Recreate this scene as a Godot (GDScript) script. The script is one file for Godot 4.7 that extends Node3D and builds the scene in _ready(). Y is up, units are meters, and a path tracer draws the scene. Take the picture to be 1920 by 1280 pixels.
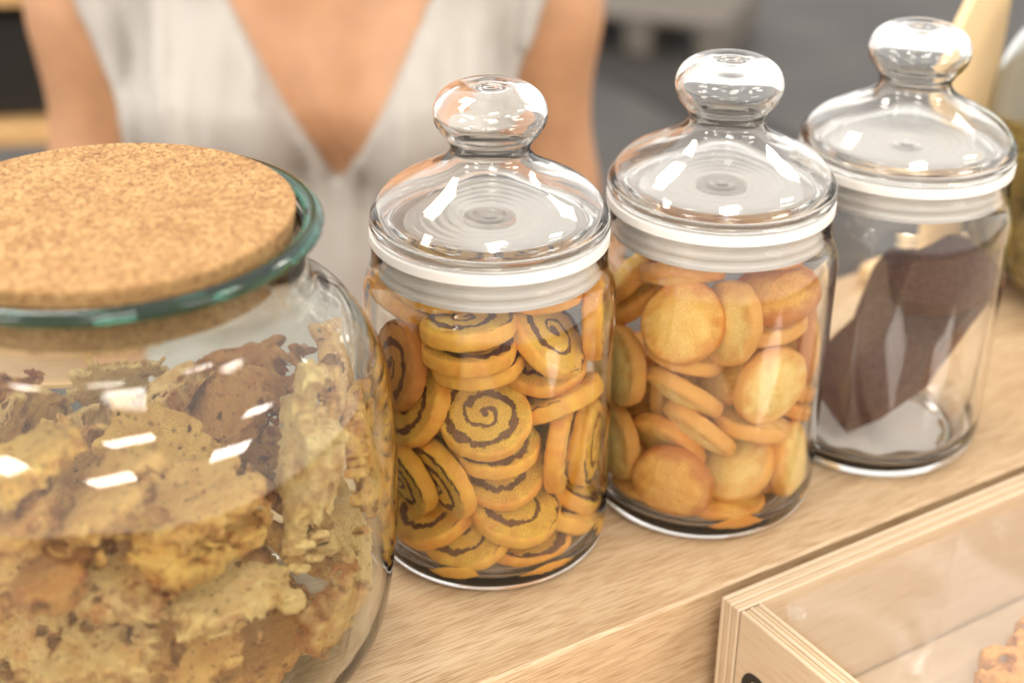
extends Node3D
# Glass jars of biscuits on a wooden shop counter. Units are metres, y is up, the counter top is y = 0.

const EYE := Vector3(0, 0.40764, 0)
const JAR_SPOTS := [Vector3(-0.01005, 0.0005, -0.58588), Vector3(0.09369, 0.0005, -0.6272), Vector3(0.19015, 0.0005, -0.68302)]
const BIG_SPOT := Vector3(-0.14572, 0.0005, -0.48797)
const ALONG := Vector3(0.8443, 0, -0.53587)   # direction of the counter's front edge
const BACK := Vector3(-0.53587, 0, -0.8443)   # from the front edge towards the woman
const EDGE := 0.4072                           # BACK . p of the front edge
const FLOOR_Y := -1.13

var used := {}
var materials := {}

# where each biscuit lies in its jar: place, then turn as a quaternion
const SWIRLS := [
	[-0.0383, 0.1001, 0.0215, 0.488, -0.319, 0.369, 0.724],
	[-0.0011, 0.0811, 0.0339, 0.248, -0.188, -0.051, 0.949],
	[0.0249, 0.113, 0.0187, 0.354, 0.697, -0.117, 0.612],
	[0.0228, 0.0977, 0.0109, 0.064, 0.975, 0.177, 0.116],
	[-0.0081, 0.1241, 0.0316, 0.007, -0.82, 0.062, 0.569],
	[-0.0047, 0.1052, 0.0272, -0.019, 0.92, 0.027, 0.39],
	[-0.0344, 0.122, 0.0013, 0.19, 0.848, -0.148, 0.472],
	[0.0312, 0.0805, 0.0151, -0.436, 0.023, 0.863, -0.256],
	[0.0317, 0.0577, 0.0213, 0.713, 0.658, -0.083, 0.228],
	[0.0435, 0.0565, 0.013, 0.705, 0.695, 0.105, 0.099],
	[0.0026, 0.0654, 0.0291, 0.102, 0.31, 0.022, 0.945],
	[0.0065, 0.0516, 0.0266, -0.043, 0.96, 0.275, -0.041],
	[0.0121, 0.0328, 0.0315, 0.138, 0.815, 0.1, 0.554],
	[-0.0307, 0.0838, 0.025, -0.502, 0.82, 0.117, -0.248],
	[-0.0358, 0.0469, 0.0249, 0.778, -0.558, -0.179, 0.224],
	[-0.019, 0.0507, 0.0341, 0.794, -0.525, -0.123, 0.281],
	[-0.024, 0.0261, 0.0244, -0.114, 0.903, 0.189, 0.369],
	[-0.0086, 0.0188, 0.033, -0.011, 0.747, 0.234, 0.622],
	[0.0173, 0.0121, 0.0263, -0.001, 0.217, -0.001, 0.976],
	[0.0323, 0.018, 0.0088, -0.204, -0.783, -0.016, 0.587],
	[0.0353, 0.0292, 0.0026, 0.156, 0.612, -0.265, 0.729],
	[0.0451, 0.1166, 0.0044, 0.496, 0.468, -0.481, 0.551],
	[-0.0185, 0.1319, 0.0102, 0, -0.425, 0.001, 0.905],
	[0.0201, 0.1319, 0.0091, 0, -0.848, 0, 0.531],
	[0, 0.123, -0.0093, 0.068, 0.204, 0.009, 0.977],
	[0.0165, 0.0119, -0.0285, 0.981, 0.008, 0.196, -0.009],
	[0.0197, 0.021, -0.0269, 0.93, 0.098, -0.353, 0.002],
	[0.0044, 0.0215, 0.0041, -0.336, 0.939, -0.045, -0.058],
	[-0.0326, 0.0191, 0.0073, 0.782, 0.149, -0.572, -0.197],
	[-0.021, 0.012, -0.0258, 0.002, 0.968, 0.002, 0.252],
	[0.0154, 0.0294, -0.0303, 0.001, 0.35, 0.179, 0.92],
	[-0.0318, 0.0178, -0.0087, 0.192, 0.351, 0.108, 0.91],
	[-0.0346, 0.0465, 0.0052, 0.201, 0.384, 0.833, 0.344],
	[-0.0332, 0.0439, -0.0311, -0.603, 0.307, 0.262, 0.688],
	[0.0134, 0.0424, 0.0003, -0.363, 0.833, -0.087, 0.408],
	[-0.0082, 0.0336, -0.0362, -0.558, 0.353, 0.247, 0.709],
	[0.0365, 0.0438, -0.0164, 0.745, -0.491, -0.427, -0.145],
	[0.0161, 0.0727, -0.0015, 0.393, -0.318, -0.577, 0.642],
	[-0.0318, 0.0447, -0.0134, -0.657, 0.023, 0.064, 0.751],
	[-0.0141, 0.0396, 0.0046, 0.046, 0.561, -0.595, 0.574],
	[0.0386, 0.0659, -0.0217, 0.614, 0.658, 0.051, -0.433],
	[-0.0077, 0.1138, 0.0317, 0.791, 0.008, 0.612, -0.021],
	[-0.0018, 0.0691, -0.0343, 0.141, 0.934, 0.286, -0.159],
	[0.0019, 0.039, -0.0123, -0.463, -0.026, 0.732, -0.499],
	[-0.0046, 0.073, -0.0058, 0.532, 0.829, 0.153, 0.084],
	[-0.0195, 0.0376, -0.035, 0.589, 0.616, 0.522, -0.029],
	[-0.0121, 0.0621, -0.0338, 0.128, -0.49, -0.303, 0.807],
	[-0.0327, 0.0715, 0.0039, 0.168, 0.44, 0.083, 0.878],
	[-0.0311, 0.0675, -0.0103, 0.787, -0.114, 0.588, -0.149],
	[-0.0044, 0.0399, -0.02, 0.056, -0.533, 0.518, 0.667],
	[0.0203, 0.0556, -0.0284, 0.728, 0.686, 0.017, -0.005],
]
const BUTTERS := [
	[-0.0172, 0.1072, 0.0343, 0.187, 0.502, 0.38, 0.754],
	[0.0252, 0.1166, 0.0219, -0.062, 0.922, 0.183, 0.334],
	[0.0212, 0.1014, 0.0209, -0.087, 0.924, 0.028, 0.37],
	[-0.0137, 0.0866, 0.0237, 0.087, 0.913, -0.083, 0.389],
	[0.023, 0.0788, 0.039, 0.385, -0.315, -0.615, 0.611],
	[0.0092, 0.0787, 0.0202, 0.056, 0.251, 0.463, 0.848],
	[-0.0141, 0.0714, 0.0331, 0.851, -0.144, 0.385, 0.327],
	[-0.0066, 0.0529, 0.0343, 0.066, 0.227, 0.912, 0.335],
	[-0.0189, 0.0396, 0.0255, -0.263, 0.248, -0.41, 0.837],
	[0.0171, 0.0531, 0.0285, 0.125, 0.926, -0.051, -0.354],
	[0.012, 0.0316, 0.0314, 0.359, -0.776, -0.045, 0.517],
	[-0.0176, 0.0278, 0.042, 0.715, -0.341, -0.083, 0.605],
	[0.0084, 0.0124, 0.0325, 0, -0.71, 0.001, 0.704],
	[-0.0413, 0.0764, 0.0179, -0.69, 0.695, 0.094, -0.18],
	[-0.0308, 0.0449, -0.0092, 0.067, -0.248, 0.17, 0.951],
	[0.0341, 0.0629, 0.0038, -0.14, -0.12, -0.198, 0.963],
	[0.0344, 0.0513, 0.0018, -0.243, -0.764, -0.04, 0.596],
	[0.0394, 0.0287, 0.0208, 0.578, 0.476, -0.258, 0.611],
	[0.0441, 0.0849, 0.0104, 0.569, 0.677, 0.389, -0.258],
	[-0.0332, 0.1014, -0.0047, -0.337, 0.784, 0.107, 0.511],
	[-0.0369, 0.1116, -0.008, -0.241, 0.353, 0.315, 0.848],
	[-0.0419, 0.0355, 0.0177, -0.613, 0.681, 0.385, 0.108],
	[-0.015, 0.1316, -0.0013, 0, 0.979, 0, -0.204],
	[0.0225, 0.1314, 0.0035, -0.003, 0.713, 0, 0.701],
	[0.0052, 0.0123, -0.0295, 0.576, 0.002, 0.817, -0.002],
	[-0.025, 0.0123, 0.0158, -0.002, 0.664, -0.001, 0.747],
	[0.034, 0.0248, -0.0096, 0.871, -0.216, -0.082, 0.434],
	[0.0291, 0.0123, 0.0031, -0.2, 0.004, 0.98, -0.003],
	[-0.0272, 0.0199, -0.0051, -0.482, 0.117, 0.826, -0.267],
	[0.0121, 0.0214, 0.0052, 0.648, 0.318, 0.69, -0.056],
	[-0.0324, 0.0545, -0.0107, 0.129, -0.605, 0.129, 0.775],
	[0.0006, 0.0269, 0.0019, -0.331, -0.045, 0.266, 0.904],
	[0.0278, 0.0307, -0.0368, -0.354, 0.278, -0.579, 0.68],
	[-0.014, 0.0538, 0.0047, 0.256, 0.686, 0.569, -0.376],
	[-0.0256, 0.0219, -0.027, -0.277, 0.939, -0.205, 0.014],
	[0.0323, 0.0285, -0.0232, -0.61, -0.147, -0.217, 0.748],
	[-0.0298, 0.0352, -0.0098, -0.056, 0.425, 0.176, 0.886],
	[0.0089, 0.0328, -0.0125, -0.096, 0.809, -0.481, -0.324],
	[-0.0243, 0.0407, -0.0389, -0.567, 0.662, -0.399, 0.285],
	[0.0309, 0.0748, -0.0133, -0.336, 0.759, -0.403, 0.386],
	[-0.0168, 0.1244, 0.0186, -0.646, 0.186, 0.716, -0.188],
	[-0.0028, 0.0828, -0.0164, 0.241, -0.048, 0.968, -0.048],
	[0.0011, 0.0511, -0.0336, 0.555, 0.798, 0.004, 0.236],
	[0.0081, 0.0546, -0.0268, 0.451, 0.799, 0.313, -0.247],
	[0.0015, 0.0595, 0.005, -0.348, -0.25, 0.769, 0.474],
	[0.0036, 0.107, 0.0339, -0.051, 0.425, 0.599, 0.677],
	[-0.0327, 0.0665, -0.0121, 0.302, 0.101, 0.925, -0.209],
	[-0.0072, 0.046, -0.0339, 0.737, -0.403, -0.379, -0.388],
	[0.0154, 0.0622, -0.0271, 0.764, -0.397, -0.354, -0.367],
	[-0.0015, 0.0235, -0.034, -0.172, 0.295, 0.182, 0.922],
]
# the last number is the kind of piece
const SHARDS := [
	[0.0689, 0.1159, 0.0311, 0.009, 0.231, 0.659, 0.716, 1],
	[0.0763, 0.1112, -0.02, 0.629, 0.724, -0.172, 0.226, 1],
	[0.0765, 0.0662, -0.0094, 0.528, 0.759, -0.184, 0.334, 0],
	[0.0305, 0.1026, 0.0519, 0.11, 0.431, -0.064, 0.893, 0],
	[0.006, 0.1213, 0.0639, 0.299, -0.686, 0.059, 0.661, 2],
	[-0.0342, 0.063, 0.0504, 0.264, -0.548, -0.252, 0.752, 4],
	[0.0503, 0.0352, 0.0295, 0.155, 0.235, 0.004, 0.96, 0],
	[0.0345, 0.0749, 0.0551, 0.035, 0.085, -0.034, 0.995, 1],
	[0.0355, 0.113, 0.0505, 0.066, -0.347, -0.099, 0.93, 2],
	[0.0005, 0.0632, 0.0731, 0.135, -0.036, -0.022, 0.99, 3],
	[-0.0226, 0.131, 0.0599, 0.002, -0.267, 0.093, 0.959, 2],
	[-0.0267, 0.1125, 0.0716, 0.18, -0.117, 0.202, 0.956, 3],
	[0.0145, 0.0874, 0.0634, 0.074, -0.101, 0.02, 0.992, 3],
	[-0.0138, 0.0963, 0.0724, 0.102, 0.011, -0.022, 0.994, 5],
	[0.0781, 0.0585, 0.0404, 0.724, 0.538, -0.122, 0.414, 5],
	[0.0277, 0.0516, 0.059, 0.208, 0.102, -0.089, 0.969, 2],
	[0.0675, 0.1037, 0.0086, 0.081, 0.35, 0.614, 0.703, 1],
	[0.0872, 0.102, -0.0035, 0.645, 0.719, -0.173, 0.196, 0],
	[0.0525, 0.0272, 0.004, 0.927, 0.143, -0.281, -0.203, 3],
	[0.0182, 0.0154, 0.0504, -0.018, 0.086, 0.036, 0.996, 0],
	[-0.0381, 0.0198, 0.0503, 0.131, -0.244, -0.049, 0.96, 5],
	[0.0575, 0.0207, -0.0056, 0.956, 0.011, 0.2, -0.216, 3],
	[-0.0138, 0.0349, 0.0619, -0.1, 0.973, 0.142, 0.155, 0],
	[0.0305, 0.0132, -0.0375, 0.002, -0.29, 0.003, 0.957, 0],
	[0.0048, 0.0246, 0.0503, 0.012, -0.645, 0.031, 0.763, 3],
	[-0.037, 0.0129, 0.012, 0.998, -0.004, -0.066, 0.005, 4],
	[0.0263, 0.0288, -0.0317, 0.508, 0.189, 0.834, -0.101, 1],
	[0.0082, 0.0321, -0.0314, 0.682, 0.269, 0.674, -0.091, 0],
	[0.0229, 0.0452, 0.0034, 0.35, -0.26, -0.259, 0.862, 3],
	[-0.0074, 0.0192, -0.0067, -0.171, -0.269, -0.054, 0.946, 1],
	[0.0128, 0.0435, 0.0299, 0.195, -0.107, 0.949, -0.224, 5],
	[-0.0471, 0.0369, 0.0341, 0.112, 0.269, 0.939, -0.186, 2],
	[0.0234, 0.0378, -0.0804, 0.551, 0.085, 0.22, 0.801, 3],
	[0.0122, 0.056, 0.0245, 0.96, 0.156, -0.225, -0.065, 5],
	[-0.0212, 0.029, -0.0598, -0.493, 0.85, 0.147, -0.112, 5],
	[-0.0245, 0.0439, -0.0574, -0.185, 0.113, -0.838, 0.5, 1],
	[0.06, 0.0488, -0.0166, 0.537, -0.024, 0.776, 0.331, 1],
	[-0.014, 0.0582, 0.0129, 0.539, 0.741, 0.31, -0.254, 3],
	[0.0048, 0.0407, -0.0354, 0.056, -0.55, 0.295, 0.779, 2],
	[0.0531, 0.0603, -0.0301, 0.321, 0.911, -0.092, -0.241, 4],
	[-0.0001, 0.0379, -0.0764, 0.578, -0.024, 0.129, 0.805, 2],
	[0.0252, 0.0717, 0.0134, -0.113, 0.054, -0.289, 0.949, 1],
	[-0.0045, 0.0773, 0.0149, -0.361, -0.567, -0.266, 0.691, 3],
	[-0.0552, 0.0327, -0.0238, -0.08, 0.806, -0.362, -0.463, 2],
	[-0.0493, 0.0386, 0.0176, 0.933, 0.19, -0.14, 0.271, 1],
	[0.0399, 0.0649, -0.0593, -0.569, -0.086, 0.199, 0.793, 3],
	[-0.0243, 0.0743, -0.0146, 0.781, -0.49, -0.05, -0.385, 0],
	[-0.0534, 0.0322, -0.009, -0.359, 0.462, 0.078, 0.807, 4],
	[0.0058, 0.0604, -0.071, 0.204, -0.393, 0.868, -0.224, 5],
	[-0.0474, 0.0441, -0.0345, 0.878, 0.328, 0.305, 0.168, 0],
	[-0.0736, 0.0938, -0.0138, 0.125, 0.986, -0.091, 0.059, 5],
	[-0.0803, 0.0588, -0.005, 0.454, 0.269, -0.639, 0.559, 0],
	[-0.0456, 0.0534, -0.0434, -0.288, 0.153, 0.885, -0.332, 0],
	[0.0135, 0.0802, -0.0717, 0.932, 0.127, -0.131, -0.312, 5],
	[-0.0283, 0.0882, -0.0813, -0.468, -0.296, 0.439, 0.707, 2],
	[0.036, 0.0959, -0.06, 0.928, 0.122, 0.163, -0.313, 4],
	[-0.0432, 0.0735, -0.0419, 0.425, 0.361, 0.806, -0.2, 1],
	[-0.0312, 0.083, 0.0556, 0.105, 0.518, 0.298, 0.795, 1],
	[0.0089, 0.1017, -0.0514, -0.055, 0.221, 0.346, 0.91, 3],
	[0.0195, 0.1011, 0.0073, 0.16, 0.946, 0.191, 0.208, 1],
	[-0.0685, 0.091, -0.0574, -0.399, -0.03, 0.547, 0.736, 5],
	[-0.0613, 0.0771, -0.0493, -0.099, 0.388, 0.821, -0.406, 2],
	[0.032, 0.0977, -0.0341, 0.838, 0.151, 0.458, -0.256, 2],
	[0.0164, 0.0761, -0.021, 0.722, -0.321, -0.612, -0.024, 2],
	[-0.0568, 0.0828, 0.0218, -0.769, 0.299, -0.188, 0.532, 2],
]

# ------------------------------------------------------------------ naming and tagging
func numbered(called: String) -> String:
	if not used.has(called):
		used[called] = 0
		return called
	used[called] += 1
	return "%s_%03d" % [called, used[called]]

func tag(o: Node, label: String, category: String, group := "") -> void:
	o.set_meta("label", label)
	o.set_meta("category", category)
	if group != "":
		o.set_meta("group", group)

func thing(called: String, label: String, category: String, at := Transform3D(), group := "") -> Node3D:
	var o := Node3D.new()
	o.name = numbered(called)
	add_child(o)
	o.transform = at
	tag(o, label, category, group)
	return o

func put(called: String, m: Mesh, mat: Material, parent: Node = null, at := Transform3D()) -> MeshInstance3D:
	var o := MeshInstance3D.new()
	o.mesh = m
	o.material_override = mat
	o.transform = at
	if parent == null:
		o.name = numbered(called)
		add_child(o)
	else:
		o.name = called
		parent.add_child(o, true)
	return o

func structure(called: String, m: Mesh, mat: Material, at := Transform3D()) -> MeshInstance3D:
	var o := put(called, m, mat, null, at)
	o.set_meta("kind", "structure")
	return o

# ------------------------------------------------------------------ mesh helpers
func mesh_of(v: PackedVector3Array, n: PackedVector3Array, idx: PackedInt32Array, uv := PackedVector2Array(), col := PackedColorArray()) -> ArrayMesh:
	# triangles are turned so that they are clockwise seen from the side their normals point to
	for k in range(0, idx.size(), 3):
		var a := idx[k]
		var b := idx[k + 1]
		var c := idx[k + 2]
		if (v[b] - v[a]).cross(v[c] - v[a]).dot(n[a] + n[b] + n[c]) > 0.0:
			idx[k + 1] = c
			idx[k + 2] = b
	var arr := []
	arr.resize(Mesh.ARRAY_MAX)
	arr[Mesh.ARRAY_VERTEX] = v
	arr[Mesh.ARRAY_NORMAL] = n
	arr[Mesh.ARRAY_INDEX] = idx
	if uv.size():
		arr[Mesh.ARRAY_TEX_UV] = uv
	if col.size():
		arr[Mesh.ARRAY_COLOR] = col
	var m := ArrayMesh.new()
	m.add_surface_from_arrays(Mesh.PRIMITIVE_TRIANGLES, arr)
	return m

func fillet(pts: Array) -> PackedVector2Array:
	# pts: [r, y, corner radius]
	var out := PackedVector2Array()
	for i in pts.size():
		var p := Vector2(pts[i][0], pts[i][1])
		var rad: float = pts[i][2] if pts[i].size() > 2 else 0.0
		if i == 0 or i == pts.size() - 1 or rad <= 0.0:
			out.append(p)
			continue
		var a := Vector2(pts[i - 1][0], pts[i - 1][1])
		var b := Vector2(pts[i + 1][0], pts[i + 1][1])
		var ra := minf(rad, p.distance_to(a) * 0.48)
		var rb := minf(rad, p.distance_to(b) * 0.48)
		var s := p + (a - p).normalized() * ra
		var e := p + (b - p).normalized() * rb
		for k in 7:
			var t := k / 6.0
			out.append(s.lerp(p, t).lerp(p.lerp(e, t), t))
	return out

func spline(pts: Array, per := 4) -> PackedVector2Array:
	var out := PackedVector2Array()
	for i in pts.size() - 1:
		var p0 := Vector2(pts[maxi(i - 1, 0)][0], pts[maxi(i - 1, 0)][1])
		var p1 := Vector2(pts[i][0], pts[i][1])
		var p2 := Vector2(pts[i + 1][0], pts[i + 1][1])
		var p3 := Vector2(pts[mini(i + 2, pts.size() - 1)][0], pts[mini(i + 2, pts.size() - 1)][1])
		for k in per:
			out.append(p1.cubic_interpolate(p2, p0, p3, k / float(per)))
	out.append(Vector2(pts[-1][0], pts[-1][1]))
	for i in out.size():
		out[i].x = maxf(out[i].x, 0.0)
	return out

func lathe(prof: PackedVector2Array, segs := 96, closed := false) -> ArrayMesh:
	# outside lies to the right of the direction of travel (up along the outer wall)
	var v := PackedVector3Array()
	var n := PackedVector3Array()
	var uv := PackedVector2Array()
	var idx := PackedInt32Array()
	var count := prof.size()
	var clean := PackedVector2Array()
	for i in count:
		if clean.size() == 0 or clean[-1].distance_to(prof[i]) > 1e-6:
			clean.append(prof[i])
	prof = clean
	count = prof.size()
	var rows := 0
	var len_at := 0.0
	var last := count if closed else count - 1
	for i in last:
		var a := prof[i]
		var b := prof[(i + 1) % count]
		var d := (b - a).normalized()
		var flat := Vector2(d.y, -d.x)
		for side in 2:
			var here := i if side == 0 else (i + 1) % count
			var nb := here - 1 if side == 0 else here + 1
			var nn := flat
			if closed or (nb >= 0 and nb < count):
				var p := prof[here]
				var o := prof[(nb + count) % count]
				var d2 := (p - o).normalized() if side == 0 else (o - p).normalized()
				if d.dot(d2) > 0.72:
					nn = (flat + Vector2(d2.y, -d2.x)).normalized()
			if not closed and prof[here].x < 1e-5:
				nn = Vector2(0, signf(flat.y) if absf(flat.y) > 0.01 else 1.0)
			var q := prof[here]
			for j in segs + 1:
				var t := TAU * j / segs
				v.append(Vector3(q.x * cos(t), q.y, q.x * sin(t)))
				n.append(Vector3(nn.x * cos(t), nn.y, nn.x * sin(t)))
				uv.append(Vector2(j / float(segs), len_at + (a.distance_to(b) if side == 1 else 0.0)))
		len_at += a.distance_to(b)
		var r0 := rows * (segs + 1)
		var r1 := (rows + 1) * (segs + 1)
		for j in segs:
			if a.x > 1e-6:
				idx.append_array([r0 + j, r0 + j + 1, r1 + j])
			if b.x > 1e-6:
				idx.append_array([r0 + j + 1, r1 + j + 1, r1 + j])
		rows += 2
	return mesh_of(v, n, idx, uv)

func merged(list: Array) -> ArrayMesh:
	var st := SurfaceTool.new()
	for m in list:
		st.append_from(m, 0, Transform3D())
	return st.commit()

func block(size: Vector3, bevel := 0.0015, mid := Vector3.ZERO) -> ArrayMesh:
	# a box with chamfered edges; uv in metres, u along the grain (the longest side)
	var h := size / 2.0
	var v := PackedVector3Array()
	var n := PackedVector3Array()
	var uv := PackedVector2Array()
	var idx := PackedInt32Array()
	var b := minf(bevel, minf(h.x, minf(h.y, h.z)) * 0.45)
	var long := 0 if size.x >= size.y and size.x >= size.z else (1 if size.y >= size.z else 2)
	var faces: Array = []
	for axis in 3:
		for s in [-1.0, 1.0]:
			var nn := Vector3.ZERO
			nn[axis] = s
			var u := (axis + 1) % 3
			var w := (axis + 2) % 3
			var quad: Array = []
			for k in [[-1, -1], [1, -1], [1, 1], [-1, 1]]:
				var p := Vector3.ZERO
				p[axis] = s * h[axis]
				p[u] = k[0] * (h[u] - b)
				p[w] = k[1] * (h[w] - b)
				quad.append(p)
			faces.append([nn, quad])
	for axis in 3:   # edges run along axis
		var u := (axis + 1) % 3
		var w := (axis + 2) % 3
		for su in [-1.0, 1.0]:
			for sw in [-1.0, 1.0]:
				var nn := Vector3.ZERO
				nn[u] = su
				nn[w] = sw
				var quad: Array = []
				for k in [[-1, 0], [1, 0], [1, 1], [-1, 1]]:
					var p := Vector3.ZERO
					p[axis] = k[0] * (h[axis] - b)
					p[u] = su * (h[u] - (b if k[1] == 0 else 0.0))
					p[w] = sw * (h[w] - (0.0 if k[1] == 0 else b))
					quad.append(p)
				faces.append([nn.normalized(), quad])
	for sx in [-1.0, 1.0]:
		for sy in [-1.0, 1.0]:
			for sz in [-1.0, 1.0]:
				faces.append([Vector3(sx, sy, sz).normalized(), [Vector3(sx * h.x, sy * (h.y - b), sz * (h.z - b)), Vector3(sx * (h.x - b), sy * h.y, sz * (h.z - b)), Vector3(sx * (h.x - b), sy * (h.y - b), sz * h.z)]])
	for f in faces:
		var at := v.size()
		var nn: Vector3 = f[0]
		var ax := 0 if absf(nn.x) >= absf(nn.y) and absf(nn.x) >= absf(nn.z) else (1 if absf(nn.y) >= absf(nn.z) else 2)
		for p in f[1]:
			v.append(p + mid)
			n.append(nn)
			var o1 := long if long != ax else (ax + 1) % 3
			var o2 := 3 - ax - o1
			uv.append(Vector2(p[o1], p[o2]))
		for k in range(1, f[1].size() - 1):
			idx.append_array([at, at + k, at + k + 1])
	return mesh_of(v, n, idx, uv)

func nets(f: PackedFloat32Array, nx: int, ny: int, nz: int, cell: float, org: Vector3, bit := PackedByteArray(), s := 0, tone := 0.0) -> ArrayMesh:
	# surface nets: one vertex in each crossed cell, one quad round each crossed edge; f < 0 inside
	var v := PackedVector3Array()
	var n := PackedVector3Array()
	var col := PackedColorArray()
	var idx := PackedInt32Array()
	var mottle := noise(70.0, s + 9, FastNoiseLite.TYPE_SIMPLEX, 3)
	var spots := noise(210.0, s + 10, FastNoiseLite.TYPE_SIMPLEX, 3)
	var at := PackedInt32Array()
	at.resize(nx * ny * nz)
	at.fill(-1)
	var sy := nx
	var sz := nx * ny
	var off := [0, 1, sy, sy + 1, sz, sz + 1, sz + sy, sz + sy + 1]
	var edges := [[0, 1], [2, 3], [4, 5], [6, 7], [0, 2], [1, 3], [4, 6], [5, 7], [0, 4], [1, 5], [2, 6], [3, 7]]
	var c := PackedFloat32Array()
	c.resize(8)
	for z in nz - 1:
		for y in ny - 1:
			var base := z * sz + y * sy
			for x in nx - 1:
				var i := base + x
				var f0 := f[i]
				if absf(f0) > 3.0 * cell:
					continue
				var inside := 0
				for k in 8:
					var val := f[i + off[k]]
					c[k] = val
					if val < 0.0:
						inside += 1
				if inside == 0 or inside == 8:
					continue
				var p := Vector3.ZERO
				var hits := 0
				for e in edges:
					var a: int = e[0]
					var b: int = e[1]
					var fa := c[a]
					var fb := c[b]
					if (fa < 0.0) == (fb < 0.0):
						continue
					var t := fa / (fa - fb)
					p += Vector3(lerpf(a & 1, b & 1, t), lerpf((a >> 1) & 1, (b >> 1) & 1, t), lerpf((a >> 2) & 1, (b >> 2) & 1, t))
					hits += 1
				p /= hits
				var g := Vector3(c[1] + c[3] + c[5] + c[7] - c[0] - c[2] - c[4] - c[6], c[2] + c[3] + c[6] + c[7] - c[0] - c[1] - c[4] - c[5], c[4] + c[5] + c[6] + c[7] - c[0] - c[1] - c[2] - c[3])
				at[i] = v.size()
				var w := org + (Vector3(x, y, z) + p) * cell
				v.append(w)
				n.append(g.normalized())
				if bit.size():
					col.append(crumb_color(w, bit[i] == 0, mottle, spots, tone))
	for z in range(1, nz - 1):
		for y in range(1, ny - 1):
			var base := z * sz + y * sy
			for x in range(1, nx - 1):
				var i := base + x
				var f0 := f[i]
				if absf(f0) > 3.0 * cell:
					continue
				var neg := f0 < 0.0
				for ax in 3:
					var step := 1 if ax == 0 else (sy if ax == 1 else sz)
					if (f[i + step] < 0.0) == neg:
						continue
					var u := sy if ax == 0 else (sz if ax == 1 else 1)
					var w := sz if ax == 0 else (1 if ax == 1 else sy)
					var a := at[i]
					var b := at[i - u]
					var d := at[i - u - w]
					var e := at[i - w]
					if a < 0 or b < 0 or d < 0 or e < 0:
						continue
					idx.append_array([a, b, d, a, d, e])
	return mesh_of(v, n, idx, PackedVector2Array(), col)

func noise(freq: float, s: int, kind := FastNoiseLite.TYPE_SIMPLEX_SMOOTH, octaves := 3) -> FastNoiseLite:
	var f := FastNoiseLite.new()
	f.noise_type = kind
	f.frequency = freq
	f.seed = s
	f.fractal_octaves = octaves
	f.fractal_type = FastNoiseLite.FRACTAL_FBM if octaves > 1 else FastNoiseLite.FRACTAL_NONE
	return f

func lin(r: float, g: float, b: float) -> Color:   # sRGB bytes to a linear colour
	return Color(r / 255.0, g / 255.0, b / 255.0).srgb_to_linear()

func tex(im: Image) -> ImageTexture:
	return ImageTexture.create_from_image(im)

# ------------------------------------------------------------------ pixels of the photograph to directions and places
func aim(u: float, v: float) -> Vector3:
	var c := camera.global_transform.basis
	return -c.z + c.x * ((u - 960.0) / 2788.6) + c.y * ((640.0 - v) / 2788.6)

func on_level(u: float, v: float, y: float) -> Vector3:
	var d := aim(u, v)
	return EYE + d * ((y - EYE.y) / d.y)

var camera: Camera3D

func counter_frame(along: float, back: float, y: float) -> Transform3D:
	return Transform3D(Basis(ALONG, Vector3.UP, -BACK), ALONG * along + BACK * back + Vector3(0, y, 0))

func lamp(at: Vector3, size: Vector2, turn: float, radiance: float, tint: Color, label: String) -> void:
	var t := thing("ceiling_light", label, "ceiling light", Transform3D(Basis(Vector3.UP, turn), at), "panel lights on the shop ceiling")
	put("housing", block(Vector3(size.x + 0.05, 0.06, size.y + 0.05), 0.004, Vector3(0, 0.045, 0)), plain("lamp_metal", Color(0.85, 0.85, 0.84), 0.4), t)
	var m := plain("lamp_diffuser", Color(0.9, 0.9, 0.9), 0.5)
	m.emission_enabled = true
	m.emission = tint
	m.emission_energy_multiplier = 2.0
	put("diffuser", block(Vector3(size.x, 0.008, size.y), 0.001, Vector3(0, 0.010, 0)), m, t)
	var l := AreaLight3D.new()
	l.name = "panel_light"
	l.area_size = size
	l.light_color = tint
	l.light_energy = radiance * size.x * size.y / PI
	l.shadow_enabled = true
	l.rotation.x = -PI / 2.0
	t.add_child(l)

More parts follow.
